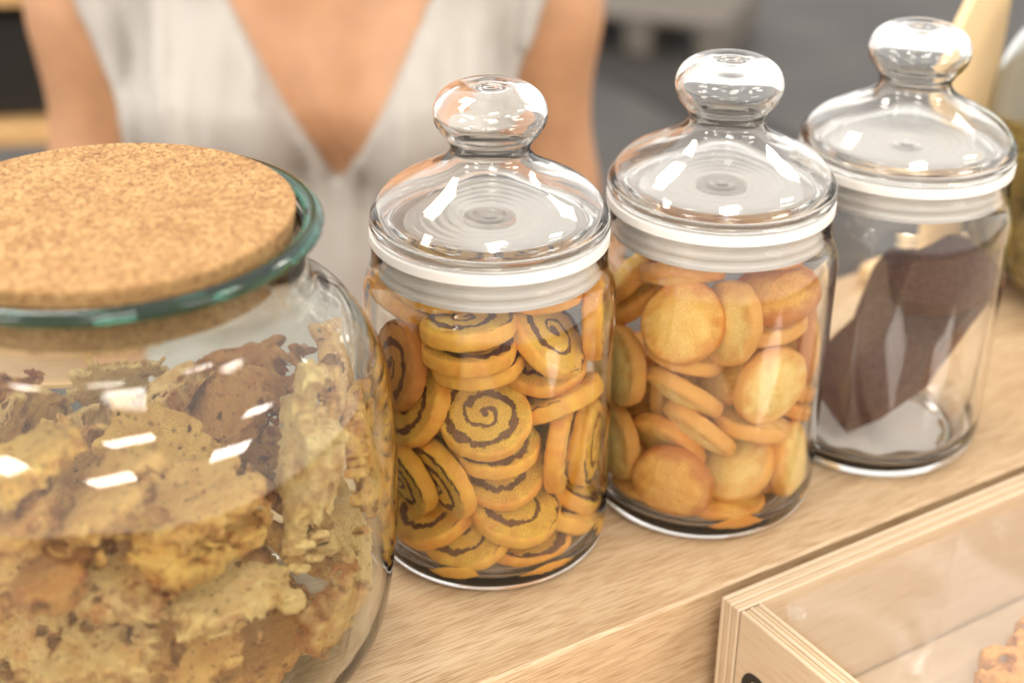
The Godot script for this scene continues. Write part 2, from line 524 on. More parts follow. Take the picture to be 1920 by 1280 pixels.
func _ready() -> void:
	# ---- camera
	camera = Camera3D.new()
	camera.name = "camera"
	add_child(camera)
	var lens := CameraAttributesPhysical.new()
	lens.frustum_focal_length = 52.29
	lens.frustum_focus_distance = 0.612
	lens.exposure_aperture = 4.7
	lens.frustum_near = 0.05
	lens.frustum_far = 60.0
	camera.attributes = lens
	camera.fov = 25.852
	camera.near = 0.05
	camera.far = 60.0
	camera.transform = Transform3D(Basis(Vector3(0.99993438, 0.01014831, -0.00531488), Vector3(-0.01145584, 0.88580565, -0.46391498), Vector3(0, 0.46394543, 0.88586378)).orthonormalized(), EYE)
	camera.current = true
	# ---- surroundings, exposure and lamps
	var env := Environment.new()
	env.background_mode = Environment.BG_COLOR
	env.background_color = Color(1.0, 0.955, 0.90).linear_to_srgb()
	env.background_energy_multiplier = 1.05
	env.tonemap_mode = Environment.TONE_MAPPER_LINEAR
	env.tonemap_exposure = 1.36
	env.sdfgi_enabled = true
	env.ssao_enabled = true
	env.ssil_enabled = true
	var around := WorldEnvironment.new()
	around.name = "surroundings"
	around.environment = env
	add_child(around)
	var warm := Color(1.0, 0.965, 0.92)
	for row in [[-0.95, -1.55, 0.72, 0.44, 19.0, "ceiling panel light above the person"], [1.65, -2.10, 0.72, 0.44, 19.0, "ceiling panel light above the grey floor"],
			[0.25, 0.95, 0.72, 0.44, 19.0, "ceiling panel light above the near side of the counter"], [-2.3, 0.2, 0.72, 0.44, 19.0, "ceiling panel light beyond the cork jar end of the counter"],
			[2.3, -0.2, 0.72, 0.44, 19.0, "ceiling panel light beyond the display box"], [0.30, 3.60, 1.4, 0.8, 18.0, "long ceiling panel light far out over the shop floor"],
			[3.50, 1.80, 1.4, 0.8, 18.0, "long ceiling panel light off the far end of the display box"], [-2.60, 2.6, 1.4, 0.8, 18.0, "long ceiling panel light off the cork jar end"]]:
		lamp(Vector3(row[0], 2.10, row[1]), Vector2(row[2], row[3]), 0.55, row[4], warm, row[5])

	shared_materials()
	setting()
	jars_and_biscuits()
	display_box()
	background_things()
	print("built in %d ms" % Time.get_ticks_msec())

func shared_materials() -> void:
	var m := plain("seal", Color(0.925, 0.905, 0.88), 0.35)
	m.backlight_enabled = true
	m.backlight = Color(0.35, 0.34, 0.33)
	materials["seal"] = m
	plain("stopper", Color(0.88, 0.85, 0.82), 0.4)
	glass("green_glass", Color(0.968, 0.984, 0.97), 1.5)
	glass("green_rim_glass", Color(0.30, 0.53, 0.47), 1.5)
	materials["cork"] = cork_material()
	materials["linen"] = grainy("linen", Color(0.705, 0.685, 0.66), 0.9, 0.25, 0.06, 0.01, 5, 0.03)
	var c := grainy("crispbread", Color(0.62, 0.62, 0.62), 0.82, 0.09, 0.34, 0.08, 14, 0.02, 0.95)
	c.albedo_color = Color(1.0, 1.0, 1.0)
	c.vertex_color_use_as_albedo = true
	for row in [["crispbread_toasted", Color(0.96, 0.885, 0.79)], ["crispbread_golden", Color(1.0, 0.94, 0.78)], ["crispbread_dark", Color(0.86, 0.73, 0.60)]]:
		var other: StandardMaterial3D = c.duplicate()
		other.resource_name = row[0]
		other.albedo_color = row[1]
		materials[row[0]] = other

func setting() -> void:
	var oak_top := oak("oak_counter", 3, 0.7, Color(0.85, 0.755, 0.62), Color(0.645, 0.52, 0.38), 0.95, 0.40, 2000, 1000)
	var top := counter_frame(0.5, EDGE + 0.11, -0.08)
	structure("counter_top", block(Vector3(3.4, 0.16, 0.22), 0.0013), oak_top, top)
	structure("lower_counter", block(Vector3(3.4, 0.03, 0.62), 0.002), oak_top, counter_frame(0.5, EDGE - 0.31 + 0.22, -0.175))
	structure("counter_base", block(Vector3(3.3, -FLOOR_Y - 0.19, 0.50), 0.003), oak("oak_base", 9, 1.0, Color(0.84, 0.71, 0.54), Color(0.62, 0.46, 0.30), 0.9, 0.5, 600, 300), counter_frame(0.5, EDGE - 0.06, (FLOOR_Y - 0.19) / 2.0))
	structure("floor", block(Vector3(16, 0.1, 16), 0.0), grainy("concrete", Color(0.275, 0.262, 0.25), 0.55, 0.02, 0.18, 0.0, 31, 2.5), Transform3D(Basis(Vector3.UP, 0.6), Vector3(1.5, FLOOR_Y - 0.05, -4.5)))

func jars_and_biscuits() -> void:
	cork_jar(BIG_SPOT, 0.0, "large green-tinted glass jar with cork lid full of crispbread pieces")
	cookie_jar(JAR_SPOTS[0], "clear glass jar of chocolate swirl cookies beside the cork jar")
	cookie_jar(JAR_SPOTS[1], "clear glass jar of plain round butter biscuits between two other jars")
	cookie_jar(JAR_SPOTS[2], "clear glass jar holding dark brown chocolate pieces on white paper")
	# swirl cookies
	var sm: Array = []
	for k in 3:
		sm.append(biscuit_mesh(0.0201, 0.0086, 0.0004, 11 + k))
	var yellow := lin(255, 208, 80)
	var orange := lin(238, 166, 66)
	var sw: Array = [biscuit_material("swirl_yellow", swirl_texture(1, 0.37, 0.44, 0.80, yellow, orange), Color.WHITE, 0.12),
		biscuit_material("swirl_golden", swirl_texture(40, 0.42, 0.38, 0.78, lin(253, 198, 78), lin(234, 156, 60)), Color.WHITE, 0.12),
		biscuit_material("swirl_browned", swirl_texture(80, 0.37, 0.46, 0.80, lin(220, 152, 68), lin(192, 120, 52)), Color.WHITE, 0.12),
		biscuit_material("swirl_thick", swirl_texture(120, 0.46, 0.36, 0.82, yellow, lin(238, 168, 70)), Color.WHITE, 0.12)]
	var tones := ["bright yellow", "golden", "well browned", "pale yellow"]
	for i in SWIRLS.size():
		var p := pose(SWIRLS[i])
		var k: int = 2 if i == 0 else (0 if i == 1 else (3 if i == 2 else [0, 1, 3, 1, 0][i % 5]))
		p.origin += JAR_SPOTS[0]
		var o := put("swirl_cookie", sm[i % 3], sw[k], null, p)
		var label := "%s swirl cookie %s, %s" % [tones[k], how_it_lies(p.basis, p.origin.y), which_side(p.origin - JAR_SPOTS[0], "cork jar", "butter biscuit jar")]
		if i == 0:
			label = "well browned swirl cookie leaning on the glass beside the cork jar"
		elif i == 1:
			label = "bright yellow swirl cookie facing out with a full dark spiral"
		tag(o, label, "cookie", "chocolate swirl cookies in a glass jar")
	# butter biscuits
	var bm: Array = []
	for k in 3:
		bm.append(biscuit_mesh(0.0193, 0.0076, 0.0026, 31 + k))
	var bt: Array = [biscuit_material("butter_pale", butter_texture(3, lin(255, 230, 148), lin(253, 214, 118), lin(230, 160, 74)), Color.WHITE, 0.06),
		biscuit_material("butter_golden", butter_texture(23, lin(254, 216, 120), lin(248, 194, 90), lin(222, 142, 58)), Color.WHITE, 0.06),
		biscuit_material("butter_browned", butter_texture(43, lin(248, 194, 98), lin(236, 166, 72), lin(194, 112, 46)), Color.WHITE, 0.06)]
	var btones := ["pale golden", "golden", "browned"]
	for i in BUTTERS.size():
		var p := pose(BUTTERS[i])
		var k: int = [1, 2, 0, 0, 0, 1, 0, 0, 1, 0, 0, 2, 1][i] if i < 13 else [1, 0, 2, 1][i % 4]
		p.origin += JAR_SPOTS[1]
		var o := put("butter_biscuit", bm[i % 3], bt[k], null, p)
		var label := "%s butter biscuit %s, %s" % [btones[k], how_it_lies(p.basis, p.origin.y), which_side(p.origin - JAR_SPOTS[1], "swirl cookie jar", "chocolate jar")]
		if i == 0:
			label = "golden domed butter biscuit facing out under the lid seal"
		elif i == 10:
			label = "pale golden butter biscuit facing out near the jar floor"
		tag(o, label, "biscuit", "plain butter biscuits in a glass jar")
	# crispbread
	var sizes := [Vector3(0.070, 0.0115, 0.050), Vector3(0.078, 0.0115, 0.044), Vector3(0.060, 0.0105, 0.052), Vector3(0.050, 0.012, 0.040), Vector3(0.074, 0.0105, 0.058), Vector3(0.042, 0.013, 0.034)]
	var shards: Array = []
	for k in 12:
		shards.append(shard_mesh(100 + 13 * k, sizes[k % 6]))
	materials["shards"] = shards
	var kinds := ["broad", "long narrow", "squarish", "stubby", "wide thin", "small chunky"]
	for i in SHARDS.size():
		var p := pose(SHARDS[i])
		p.origin += BIG_SPOT
		p.basis = p.basis.scaled_local(Vector3.ONE * 0.82)
		var k: int = SHARDS[i][7]
		var o := put("crispbread_piece", shards[k + 6 * (i % 2)], materials[["crispbread", "crispbread_toasted", "crispbread", "crispbread_golden", "crispbread_toasted", "crispbread", "crispbread_dark"][i % 7]], null, p)
		tag(o, "%s%s crispbread piece %s, %s" % [["", "toasted ", "", "golden ", "toasted ", "", "dark "][i % 7], kinds[k], how_it_lies(p.basis, p.origin.y), which_side((p.origin - BIG_SPOT) * 0.55, "open counter end", "swirl cookie jar")], "crispbread", "broken crispbread in the cork jar")
	# paper and chocolate in the third jar
	var paper := PackedVector2Array()
	var wav := noise(1.1, 5, FastNoiseLite.TYPE_SIMPLEX_SMOOTH, 2)
	paper_disc("paper_liner", JAR_SPOTS[2] + Vector3(0.0, 0.0078, 0.006), 0.038, wav, "white paper liner lying under the dark chocolate pieces")
	paper_disc("paper_liner", JAR_SPOTS[0] + Vector3(0.0, 0.0078, 0.0), 0.037, wav, "white paper liner on the floor of the swirl cookie jar")
	var choc := ribbed_chocolate()
	var cb := camera.global_transform.basis
	var list := [["dark brown ribbed chocolate slab leaning across the jar from floor to lid", 1678, 628, 0.75, Vector2(-0.35, -0.5), Vector2(0.70, -0.71), Vector3(0.116, 0.009, 0.058), 0.002],
		["dark brown chocolate chunk wedged under the seal above the leaning slab", 1766, 508, 0.70, Vector2(0.1, -1.0), Vector2(0.85, -0.45), Vector3(0.054, 0.009, 0.044), -0.010],
		["dark brown chocolate slab standing behind the leaning one", 1648, 600, 0.6, Vector2(-0.8, -0.3), Vector2(0.45, -0.9), Vector3(0.090, 0.008, 0.040), 0.020]]
	for k in list.size():
		var a: Array = list[k]
		var d := aim(a[1], a[2]).normalized()
		var flat := Vector3(JAR_SPOTS[2].x, 0, JAR_SPOTS[2].z)
		var s: float = flat.dot(Vector3(d.x, 0, d.z).normalized()) / Vector2(d.x, d.z).length() + a[7]
		var im: Vector2 = a[4].normalized()
		var nrm: Vector3 = (-d * a[3] + (cb.x * im.x - cb.y * im.y) * sqrt(1.0 - a[3] * a[3])).normalized()
		var ax: Vector3 = cb.x * a[5].x - cb.y * a[5].y
		ax = (ax - nrm * ax.dot(nrm)).normalized()
		var sz: Vector3 = a[6]
		var outline := PackedVector2Array()
		var rng := RandomNumberGenerator.new()
		rng.seed = 60 + k
		for m in 11:   # an angular broken outline
			var w := TAU * (m + rng.randf_range(-0.3, 0.3)) / 11.0
			var q := Vector2(signf(cos(w)) * pow(absf(cos(w)), 0.55), signf(sin(w)) * pow(absf(sin(w)), 0.55)) * rng.randf_range(0.84, 1.06)
			outline.append(Vector2(q.x * sz.x / 2.0, q.y * sz.z / 2.0))
		var o := put("chocolate_piece", extrude(outline, sz.y), choc, null, Transform3D(Basis(ax, nrm.cross(ax), nrm), EYE + d * s))
		tag(o, a[0], "chocolate", "dark chocolate pieces in a glass jar")

func paper_disc(called: String, at: Vector3, radius: float, wav: FastNoiseLite, label: String) -> void:
	var v := PackedVector3Array()
	var n := PackedVector3Array()
	var idx := PackedInt32Array()
	for side in 2:
		var y := 0.0004 * side
		var base := v.size()
		v.append(Vector3(0, y, 0))
		n.append(Vector3.UP if side else Vector3.DOWN)
		for j in 48:
			var a := TAU * j / 48.0
			var r := radius * (1.0 + 0.20 * wav.get_noise_2d(cos(a) * 1.5 + at.x * 40.0, sin(a) * 1.5))
			v.append(Vector3(cos(a) * r, y, sin(a) * r))
			n.append(Vector3.UP if side else Vector3.DOWN)
		for j in 48:
			idx.append_array([base, base + 1 + j, base + 1 + (j + 1) % 48])
	tag(put(called, mesh_of(v, n, idx), plain("paper", Color(0.93, 0.91, 0.89), 0.8), null, Transform3D(Basis(), at)), label, "paper")

func ply_panel(t: Node3D, called: String, size: Vector3, at: Vector3, axis: int) -> void:
	# plywood: five veneers glued face to face, seen as stripes on the sawn edges
	var face := oak("birch_face", 51, 0.6, Color(0.79, 0.715, 0.61), Color(0.73, 0.635, 0.52), 0.55, 0.5, 700, 350)
	var cross := oak("birch_cross", 57, 0.3, Color(0.765, 0.68, 0.56), Color(0.70, 0.60, 0.47), 0.8, 0.6, 500, 250)
	var panel := Node3D.new()
	panel.name = called
	t.add_child(panel, true)
	panel.position = at
	var plies := 5
	for k in plies:
		var s := size
		s[axis] = size[axis] / plies - 0.00012
		var o := Vector3.ZERO
		o[axis] = size[axis] * ((k + 0.5) / plies - 0.5)
		if k % 2 == 1:
			s -= (Vector3.ONE * 0.0005) * Vector3(float(axis != 0), float(axis != 1), float(axis != 2))
		put("ply", block(s, 0.0005), face if k % 2 == 0 else cross, panel, Transform3D(Basis(), o))

func display_box() -> void:
	var corner := Vector3(0.0936, 0.005, -0.5290)
	var t := thing("display_box", "birch plywood display box with a clear lid in front of the jars", "box", Transform3D(Basis(ALONG, Vector3.UP, -BACK), corner))
	var hh := 0.155
	ply_panel(t, "back_panel", Vector3(0.50, hh, 0.012), Vector3(0.25, -hh / 2.0, 0.006), 2)
	ply_panel(t, "side_panel", Vector3(0.012, hh, 0.30), Vector3(0.0065, -hh / 2.0, 0.1625), 0)
	ply_panel(t, "side_panel", Vector3(0.012, hh, 0.30), Vector3(0.4935, -hh / 2.0, 0.1625), 0)
	ply_panel(t, "front_panel", Vector3(0.50, hh, 0.012), Vector3(0.25, -hh / 2.0, 0.319), 2)
	put("box_floor", block(Vector3(0.474, 0.008, 0.299), 0.0005), materials["birch_face"], t, Transform3D(Basis(), Vector3(0.25, -0.075, 0.1625)))
	# lid: a clear sheet with a raised middle
	var lid := Node3D.new()
	lid.name = "clear_lid"
	t.add_child(lid)
	var acrylic := plain("acrylic", Color(0.97, 0.95, 0.92, 0.03), 0.02)
	acrylic.transparency = BaseMaterial3D.TRANSPARENCY_ALPHA
	acrylic.metallic_specular = 0.42
	var raised := PackedVector2Array()
	var hw := 0.2330
	var hd := 0.1275
	for k in 4:
		var mid := Vector2([1, -1, -1, 1][k] * (hw - 0.008), [1, 1, -1, -1][k] * (hd - 0.008))
		for j in 7:
			raised.append(mid + Vector2.from_angle(PI / 2.0 * (k + j / 6.0)) * 0.008)
	put("sheet", extrude(raised, 0.003), acrylic, lid, Transform3D(Basis(Vector3.RIGHT, PI / 2.0), Vector3(0.2495, -0.0025, 0.1463)))
	put("bumper", lathe(fillet([[0, 0], [0.0045, 0, 0.0005], [0.0048, 0.0012, 0.0006], [0.0034, 0.0024, 0.001], [0.0018, 0.0022, 0.0005], [0, 0.0018]]), 40), acrylic, lid, Transform3D(Basis(), Vector3(0.0222, -0.00245, 0.0252)))
	# one printed letter on the side that faces left, most of it below the picture
	var text := TextMesh.new()
	text.text = "e"
	var font := SystemFont.new()
	font.font_names = PackedStringArray(["Droid Sans"])
	font.font_weight = 700
	text.font = font
	text.font_size = 64
	text.pixel_size = 0.00055
	text.depth = 0.0003
	put("printed_letter", text, plain("print_black", Color(0.12, 0.11, 0.10), 0.6), t, Transform3D(Basis(Vector3(0, 0, 1), Vector3.UP, Vector3(-1, 0, 0)), Vector3(0.0002, -0.034, 0.0265)))
	for k in 4:
		var o := put("oat_biscuit", materials["shards"][[0, 4, 2, 4][k]], materials["crispbread_dark"], null, t.transform * Transform3D(Basis(Vector3.UP, [0.3, 1.4, 2.2, 0.8][k]).scaled(Vector3.ONE * 1.3), [Vector3(0.155, -0.056, 0.070), Vector3(0.26, -0.056, 0.075), Vector3(0.20, -0.058, 0.175), Vector3(0.30, -0.058, 0.18)][k]))
		tag(o, ["rough brown biscuit nearest the lettered side of the box", "rough brown biscuit by the back panel, farther from the lettered side", "rough brown biscuit in the middle of the box", "rough brown biscuit in the far half of the box"][k], "biscuit", "rough biscuits in the display box")

func background_things() -> void:
	person(Vector3(-0.158, FLOOR_Y, -1.165), 0.06)
	# another cork jar farther along the counter, filled with yellow pieces
	var spot := Vector3(0.392, 0.0005, -0.865)
	cork_jar(spot, 1.2, "green glass jar of yellow pieces farther along the counter")
	var yellow := grainy("yellow_piece", Color(0.66, 0.54, 0.20), 0.8, 0.09, 0.5, 0.03, 15, 0.02)
	for i in SHARDS.size():
		var p := pose(SHARDS[i])
		p = Transform3D(Basis(Vector3.UP, 1.2), Vector3.ZERO) * p
		if p.origin.x > 0.03 or p.origin.z < -0.05:
			continue
		p.origin += spot
		tag(put("yellow_crisp", materials["shards"][int(SHARDS[i][7])], yellow, null, p), "%s yellow crisp %s, %s" % [["broad", "long", "squarish", "stubby", "wide thin", "small chunky"][int(SHARDS[i][7])], how_it_lies(p.basis, p.origin.y), which_side((p.origin - spot) * 0.55, "chocolate jar", "far counter end")], "crisp", "yellow crisps in the farther green jar")
	# upright board between the jars
	var b := thing("wooden_divider", "upright birch board with a slanted top behind the chocolate jar", "board", Transform3D(Basis(Vector3.UP, 0.82), Vector3(0.276, 0.0, -0.862)))
	var outline := PackedVector2Array([Vector2(-0.03, 0.001), Vector2(0.03, 0.001), Vector2(0.03, 0.235), Vector2(0.022, 0.235), Vector2(-0.03, 0.172)])
	put("panel", extrude(outline, 0.006), plain("birch_board", Color(0.90, 0.78, 0.60), 0.55), b)
	put("foot", block(Vector3(0.06, 0.010, 0.04), 0.001, Vector3(0, 0.0055, -0.0265)), materials["birch_board"], b)
	# on the floor far behind: a low pale pallet and a dark mat
	var pallet := thing("pallet", "low pale wooden pallet on the grey floor far behind", "pallet", Transform3D(Basis(Vector3.UP, -0.35), on_level(1235, 62, FLOOR_Y)))
	for k in 4:
		put("deck_board", block(Vector3(0.62, 0.022, 0.13), 0.002, Vector3(0, 0.129, -0.23 + 0.153 * k)), plain("pallet_wood", Color(0.46, 0.43, 0.39), 0.7), pallet)
	for k in 3:
		put("runner", block(Vector3(0.09, 0.117, 0.58), 0.002, Vector3(-0.26 + 0.26 * k, 0.059, 0)), materials["pallet_wood"], pallet)
	var m0 := on_level(1150, 120, FLOOR_Y)
	var m1 := on_level(1420, 262, FLOOR_Y)
	var run := (m1 - m0).normalized()
	var mat := put("floor_mat", block(Vector3(m0.distance_to(m1) + 0.5, 0.008, 0.22), 0.002), grainy("mat_rubber", Color(0.20, 0.185, 0.17), 0.8, 0.1, 0.2, 0.0, 4, 0.1), null, Transform3D(Basis(run, Vector3.UP, run.cross(Vector3.UP)), (m0 + m1) / 2.0 + Vector3(0, 0.0045, 0)))
	tag(mat, "dark rubber runner mat lying on the grey floor", "mat")
	# shelf rack far behind on the left
	var rack := thing("shelf_rack", "pale wooden shelf rack standing behind the person", "shelf", Transform3D(Basis(Vector3.UP, 0.15), Vector3(-1.02, FLOOR_Y, -1.95)))
	var rm := oak("rack_wood", 71, 1.0, Color(0.88, 0.73, 0.52), Color(0.74, 0.57, 0.37), 0.8, 0.5, 400, 200)
	for y in [0.10, 0.50, 0.872, 1.055]:
		put("board", block(Vector3(0.90, 0.026, 0.36), 0.002, Vector3(0, y, 0)), rm, rack)
	for s in [-1.0, 1.0]:
		put("upright", block(Vector3(0.03, 1.40, 0.36), 0.002, Vector3(s * 0.466, 0.70, 0)), rm, rack)
	for k in 3:
		var box := put("black_box", block(Vector3(0.22, 0.135, 0.24), 0.006), plain("black_plastic", Color(0.10, 0.095, 0.09), 0.5), null, rack.transform * Transform3D(Basis(), Vector3(0.31 - 0.28 * k, 0.954, 0.02)))
		tag(box, ["black box at the person's end of the shelf rack", "black box in the middle of the shelf rack", "black box at the far end of the shelf rack"][k], "box", "black boxes on the shelf rack")

func which_side(d: Vector3, before: String, after: String) -> String:
	var s := d.dot(ALONG)
	var t := d.dot(BACK)
	if Vector2(s, t).length() < 0.013:
		return "in the middle"
	if absf(s) > absf(t):
		return "towards the " + (after if s > 0.0 else before)
	return "towards the person" if t > 0.0 else "towards the counter's front edge"

func extrude(outline: PackedVector2Array, depth: float) -> ArrayMesh:
	# a flat outline in x and y made thick along z, from 0 to -depth
	var v := PackedVector3Array()
	var n := PackedVector3Array()
	var idx := PackedInt32Array()
	var tris := Geometry2D.triangulate_polygon(outline)
	var mid := Vector2.ZERO
	for p in outline:
		mid += p / outline.size()
	for side in 2:
		var at := v.size()
		for p in outline:
			v.append(Vector3(p.x, p.y, -depth * side))
			n.append(Vector3(0, 0, 1 - 2 * side))
		for k in tris:
			idx.append(at + k)
	for k in outline.size():
		var p := outline[k]
		var q := outline[(k + 1) % outline.size()]
		var at := v.size()
		var nn := Vector2(q.y - p.y, p.x - q.x).normalized()
		if nn.dot((p + q) / 2.0 - mid) < 0.0:
			nn = -nn
		v.append_array([Vector3(p.x, p.y, 0), Vector3(q.x, q.y, 0), Vector3(q.x, q.y, -depth), Vector3(p.x, p.y, -depth)])
		for m in 4:
			n.append(Vector3(nn.x, nn.y, 0))
		idx.append_array([at, at + 1, at + 2, at, at + 2, at + 3])
	return mesh_of(v, n, idx)

func ribbed_chocolate() -> StandardMaterial3D:
	var size := 512
	var im := Image.create(size, size, false, Image.FORMAT_RGB8)
	var wave := noise(0.012, 71)
	var bloom := noise(0.03, 72, FastNoiseLite.TYPE_SIMPLEX, 4)
	for y in size:
		for x in size:
			var rib := sin((x + 26.0 * wave.get_noise_2d(x, y)) * TAU / 16.0)
			im.set_pixel(x, y, lin(78, 46, 33).lerp(lin(104, 68, 50), clampf(0.45 + 0.22 * rib + 0.6 * bloom.get_noise_2d(x, y), 0.0, 1.0)).linear_to_srgb())
	var m := plain("ribbed_chocolate", Color.WHITE, 0.5)
	m.albedo_texture = tex(im)
	m.uv1_triplanar = true
	m.uv1_scale = Vector3.ONE / 0.09
	m.heightmap_enabled = true
	m.heightmap_texture = m.albedo_texture
	m.heightmap_scale = 0.05
	return m

# ------------------------------------------------------------------ materials
func plain(key: String, c: Color, rough := 0.6) -> StandardMaterial3D:
	if materials.has(key):
		return materials[key]
	var m := StandardMaterial3D.new()
	m.resource_name = key
	m.albedo_color = c
	m.roughness = rough
	materials[key] = m
	return m

func glass(key: String, c: Color, ior := 1.5) -> StandardMaterial3D:
	if materials.has(key):
		return materials[key]
	var m := StandardMaterial3D.new()
	m.resource_name = key
	m.transparency = BaseMaterial3D.TRANSPARENCY_ALPHA
	m.albedo_color = Color(c.r, c.g, c.b, 0.0)
	m.roughness = 0.0
	m.refraction_enabled = true
	m.refraction_scale = (ior - 1.0) / 10.0
	materials[key] = m
	return m

func oak_texture(w: int, h: int, s: int, metres_long: float, light: Color, dark: Color, contrast := 1.0) -> Image:
	# grain runs along x: broad bands, fine streaks and short dark pores
	var im := Image.create(w, h, false, Image.FORMAT_RGB8)
	var warp := noise(1.6, s, FastNoiseLite.TYPE_SIMPLEX_SMOOTH, 2)
	var band := noise(1.0, s + 1, FastNoiseLite.TYPE_SIMPLEX_SMOOTH, 3)
	var fine := noise(1.0, s + 2, FastNoiseLite.TYPE_SIMPLEX, 2)
	var pore := noise(1.0, s + 3, FastNoiseLite.TYPE_SIMPLEX, 1)
	var tall := metres_long * h / w
	for y in h:
		var v := tall * y / h
		for x in w:
			var u := metres_long * x / w
			var vv := v + 0.012 * warp.get_noise_2d(u * 2.2, v * 3.0)
			var a := band.get_noise_2d(u * 2.5, vv * 42.0)
			var f := fine.get_noise_2d(u * 9.0, vv * 620.0)
			var p := pore.get_noise_2d(u * 30.0, v * 1000.0 + 40.0)
			var t := 0.42 + contrast * (0.34 * a + 0.20 * f)
			if p > 0.38:
				t += (p - 0.38) * 1.7 * contrast
			im.set_pixel(x, y, light.lerp(dark, clampf(t, 0.0, 1.0)))
	return im

func oak(key: String, s: int, metres_long: float, light: Color, dark: Color, contrast := 1.0, rough := 0.42, w := 1400, h := 700) -> StandardMaterial3D:
	if materials.has(key):
		return materials[key]
	var im := oak_texture(w, h, s, metres_long, light, dark, contrast)
	var m := plain(key, Color.WHITE, rough)
	m.albedo_texture = tex(im)
	m.uv1_scale = Vector3(1.0 / metres_long, float(w) / h / metres_long, 1)
	m.heightmap_enabled = true
	m.heightmap_texture = m.albedo_texture
	m.heightmap_scale = 0.02
	return m

func cork_material() -> StandardMaterial3D:
	var size := 1024
	var im := Image.create(size, size, false, Image.FORMAT_RGB8)
	var grain := noise(1.0 / 16.0, 4, FastNoiseLite.TYPE_CELLULAR, 1)
	grain.cellular_return_type = FastNoiseLite.RETURN_CELL_VALUE
	grain.cellular_jitter = 1.2
	grain.domain_warp_enabled = true
	grain.domain_warp_amplitude = 9.0
	grain.domain_warp_frequency = 0.04
	var edge := noise(1.0 / 16.0, 4, FastNoiseLite.TYPE_CELLULAR, 1)
	edge.cellular_return_type = FastNoiseLite.RETURN_DISTANCE2_SUB
	edge.cellular_jitter = 1.2
	edge.domain_warp_enabled = true
	edge.domain_warp_amplitude = 9.0
	edge.domain_warp_frequency = 0.04
	var fine := noise(0.16, 8, FastNoiseLite.TYPE_SIMPLEX, 3)
	var patch := noise(0.006, 9)
	var spot := noise(0.05, 12, FastNoiseLite.TYPE_SIMPLEX, 2)
	var pale := lin(182, 146, 96)
	var mid := lin(146, 106, 63)
	var brown := lin(92, 54, 30)
	for y in size:
		for x in size:
			var g := grain.get_noise_2d(x, y) * 0.5 + 0.5
			var c := pale.lerp(mid, clampf(g * 0.9 + 0.35 * patch.get_noise_2d(x, y) + 0.45 * fine.get_noise_2d(x, y), 0.0, 1.0))
			var e := edge.get_noise_2d(x, y) + 1.0
			var s := spot.get_noise_2d(x, y)
			if e < 0.13 and s > -0.05:
				c = c.lerp(brown, clampf((0.13 - e) * 8.0, 0.0, 0.8) * clampf((s + 0.05) * 2.5, 0.0, 1.0))
			if s > 0.46:
				c = c.lerp(brown, clampf((s - 0.46) * 6.0, 0.0, 0.7))
			im.set_pixel(x, y, c.linear_to_srgb())
	var m := plain("cork", Color.WHITE, 0.9)
	m.albedo_texture = tex(im)
	m.uv1_triplanar = true
	m.uv1_scale = Vector3.ONE / 0.15
	m.heightmap_enabled = true
	m.heightmap_texture = m.albedo_texture
	m.heightmap_scale = 0.05
	return m

func swirl_texture(s: int, pitch: float, width: float, reach: float, dough: Color, crust: Color) -> Image:
	var size := 384
	var im := Image.create(size, size, false, Image.FORMAT_RGB8)
	var wob := noise(0.016, s)
	var fine := noise(0.09, s + 1, FastNoiseLite.TYPE_SIMPLEX, 3)
	var crumb := noise(0.16, s + 2, FastNoiseLite.TYPE_SIMPLEX, 2)
	var patch := noise(0.012, s + 3)
	var choc := lin(88, 44, 28)
	var choc2 := lin(122, 68, 40)
	for y in size:
		for x in size:
			var d := Vector2(x - size / 2.0, y - size / 2.0) / (size / 2.0)
			var rho := d.length()
			var th := d.angle() / TAU + 0.5
			var rr := rho + 0.055 * wob.get_noise_2d(x, y) + 0.012 * fine.get_noise_2d(x, y)
			var k := rr / pitch - th
			var fr := fposmod(k, 1.0)
			var c := dough.lerp(crust, clampf(0.10 + smoothstep(0.66, 0.86, rho + 0.1 * patch.get_noise_2d(x, y)) * 0.6 + 0.5 * patch.get_noise_2d(x, y), 0.0, 1.0))
			c = c.lerp(crust, clampf(0.5 * fine.get_noise_2d(x, y), 0.0, 1.0))
			var pit := crumb.get_noise_2d(x, y)
			if pit > 0.36 and rho < 0.80:
				c = c.lerp(choc2, clampf((pit - 0.36) * 3.0, 0.0, 0.7))
			var w := width * (0.85 + 0.5 * wob.get_noise_2d(x + 300, y))
			var turn := rr / pitch
			var dist := (absf(fr - 0.5) - 0.5 + w * 0.5) * pitch    # > 0 inside the band
			var m := smoothstep(-0.012, 0.014, dist + 0.016 * fine.get_noise_2d(x + 90, y))
			if k < 0.0:
				m = 0.0
			m = maxf(m, smoothstep(0.11, 0.07, rr))
			m *= 1.0 - smoothstep(reach - 0.03, reach + 0.02, rr - th * 0.0)
			c = c.lerp(choc.lerp(choc2, clampf(0.4 + fine.get_noise_2d(x, y + 50), 0.0, 1.0)), m * 0.94)
			im.set_pixel(x, y, c.linear_to_srgb())
	return im

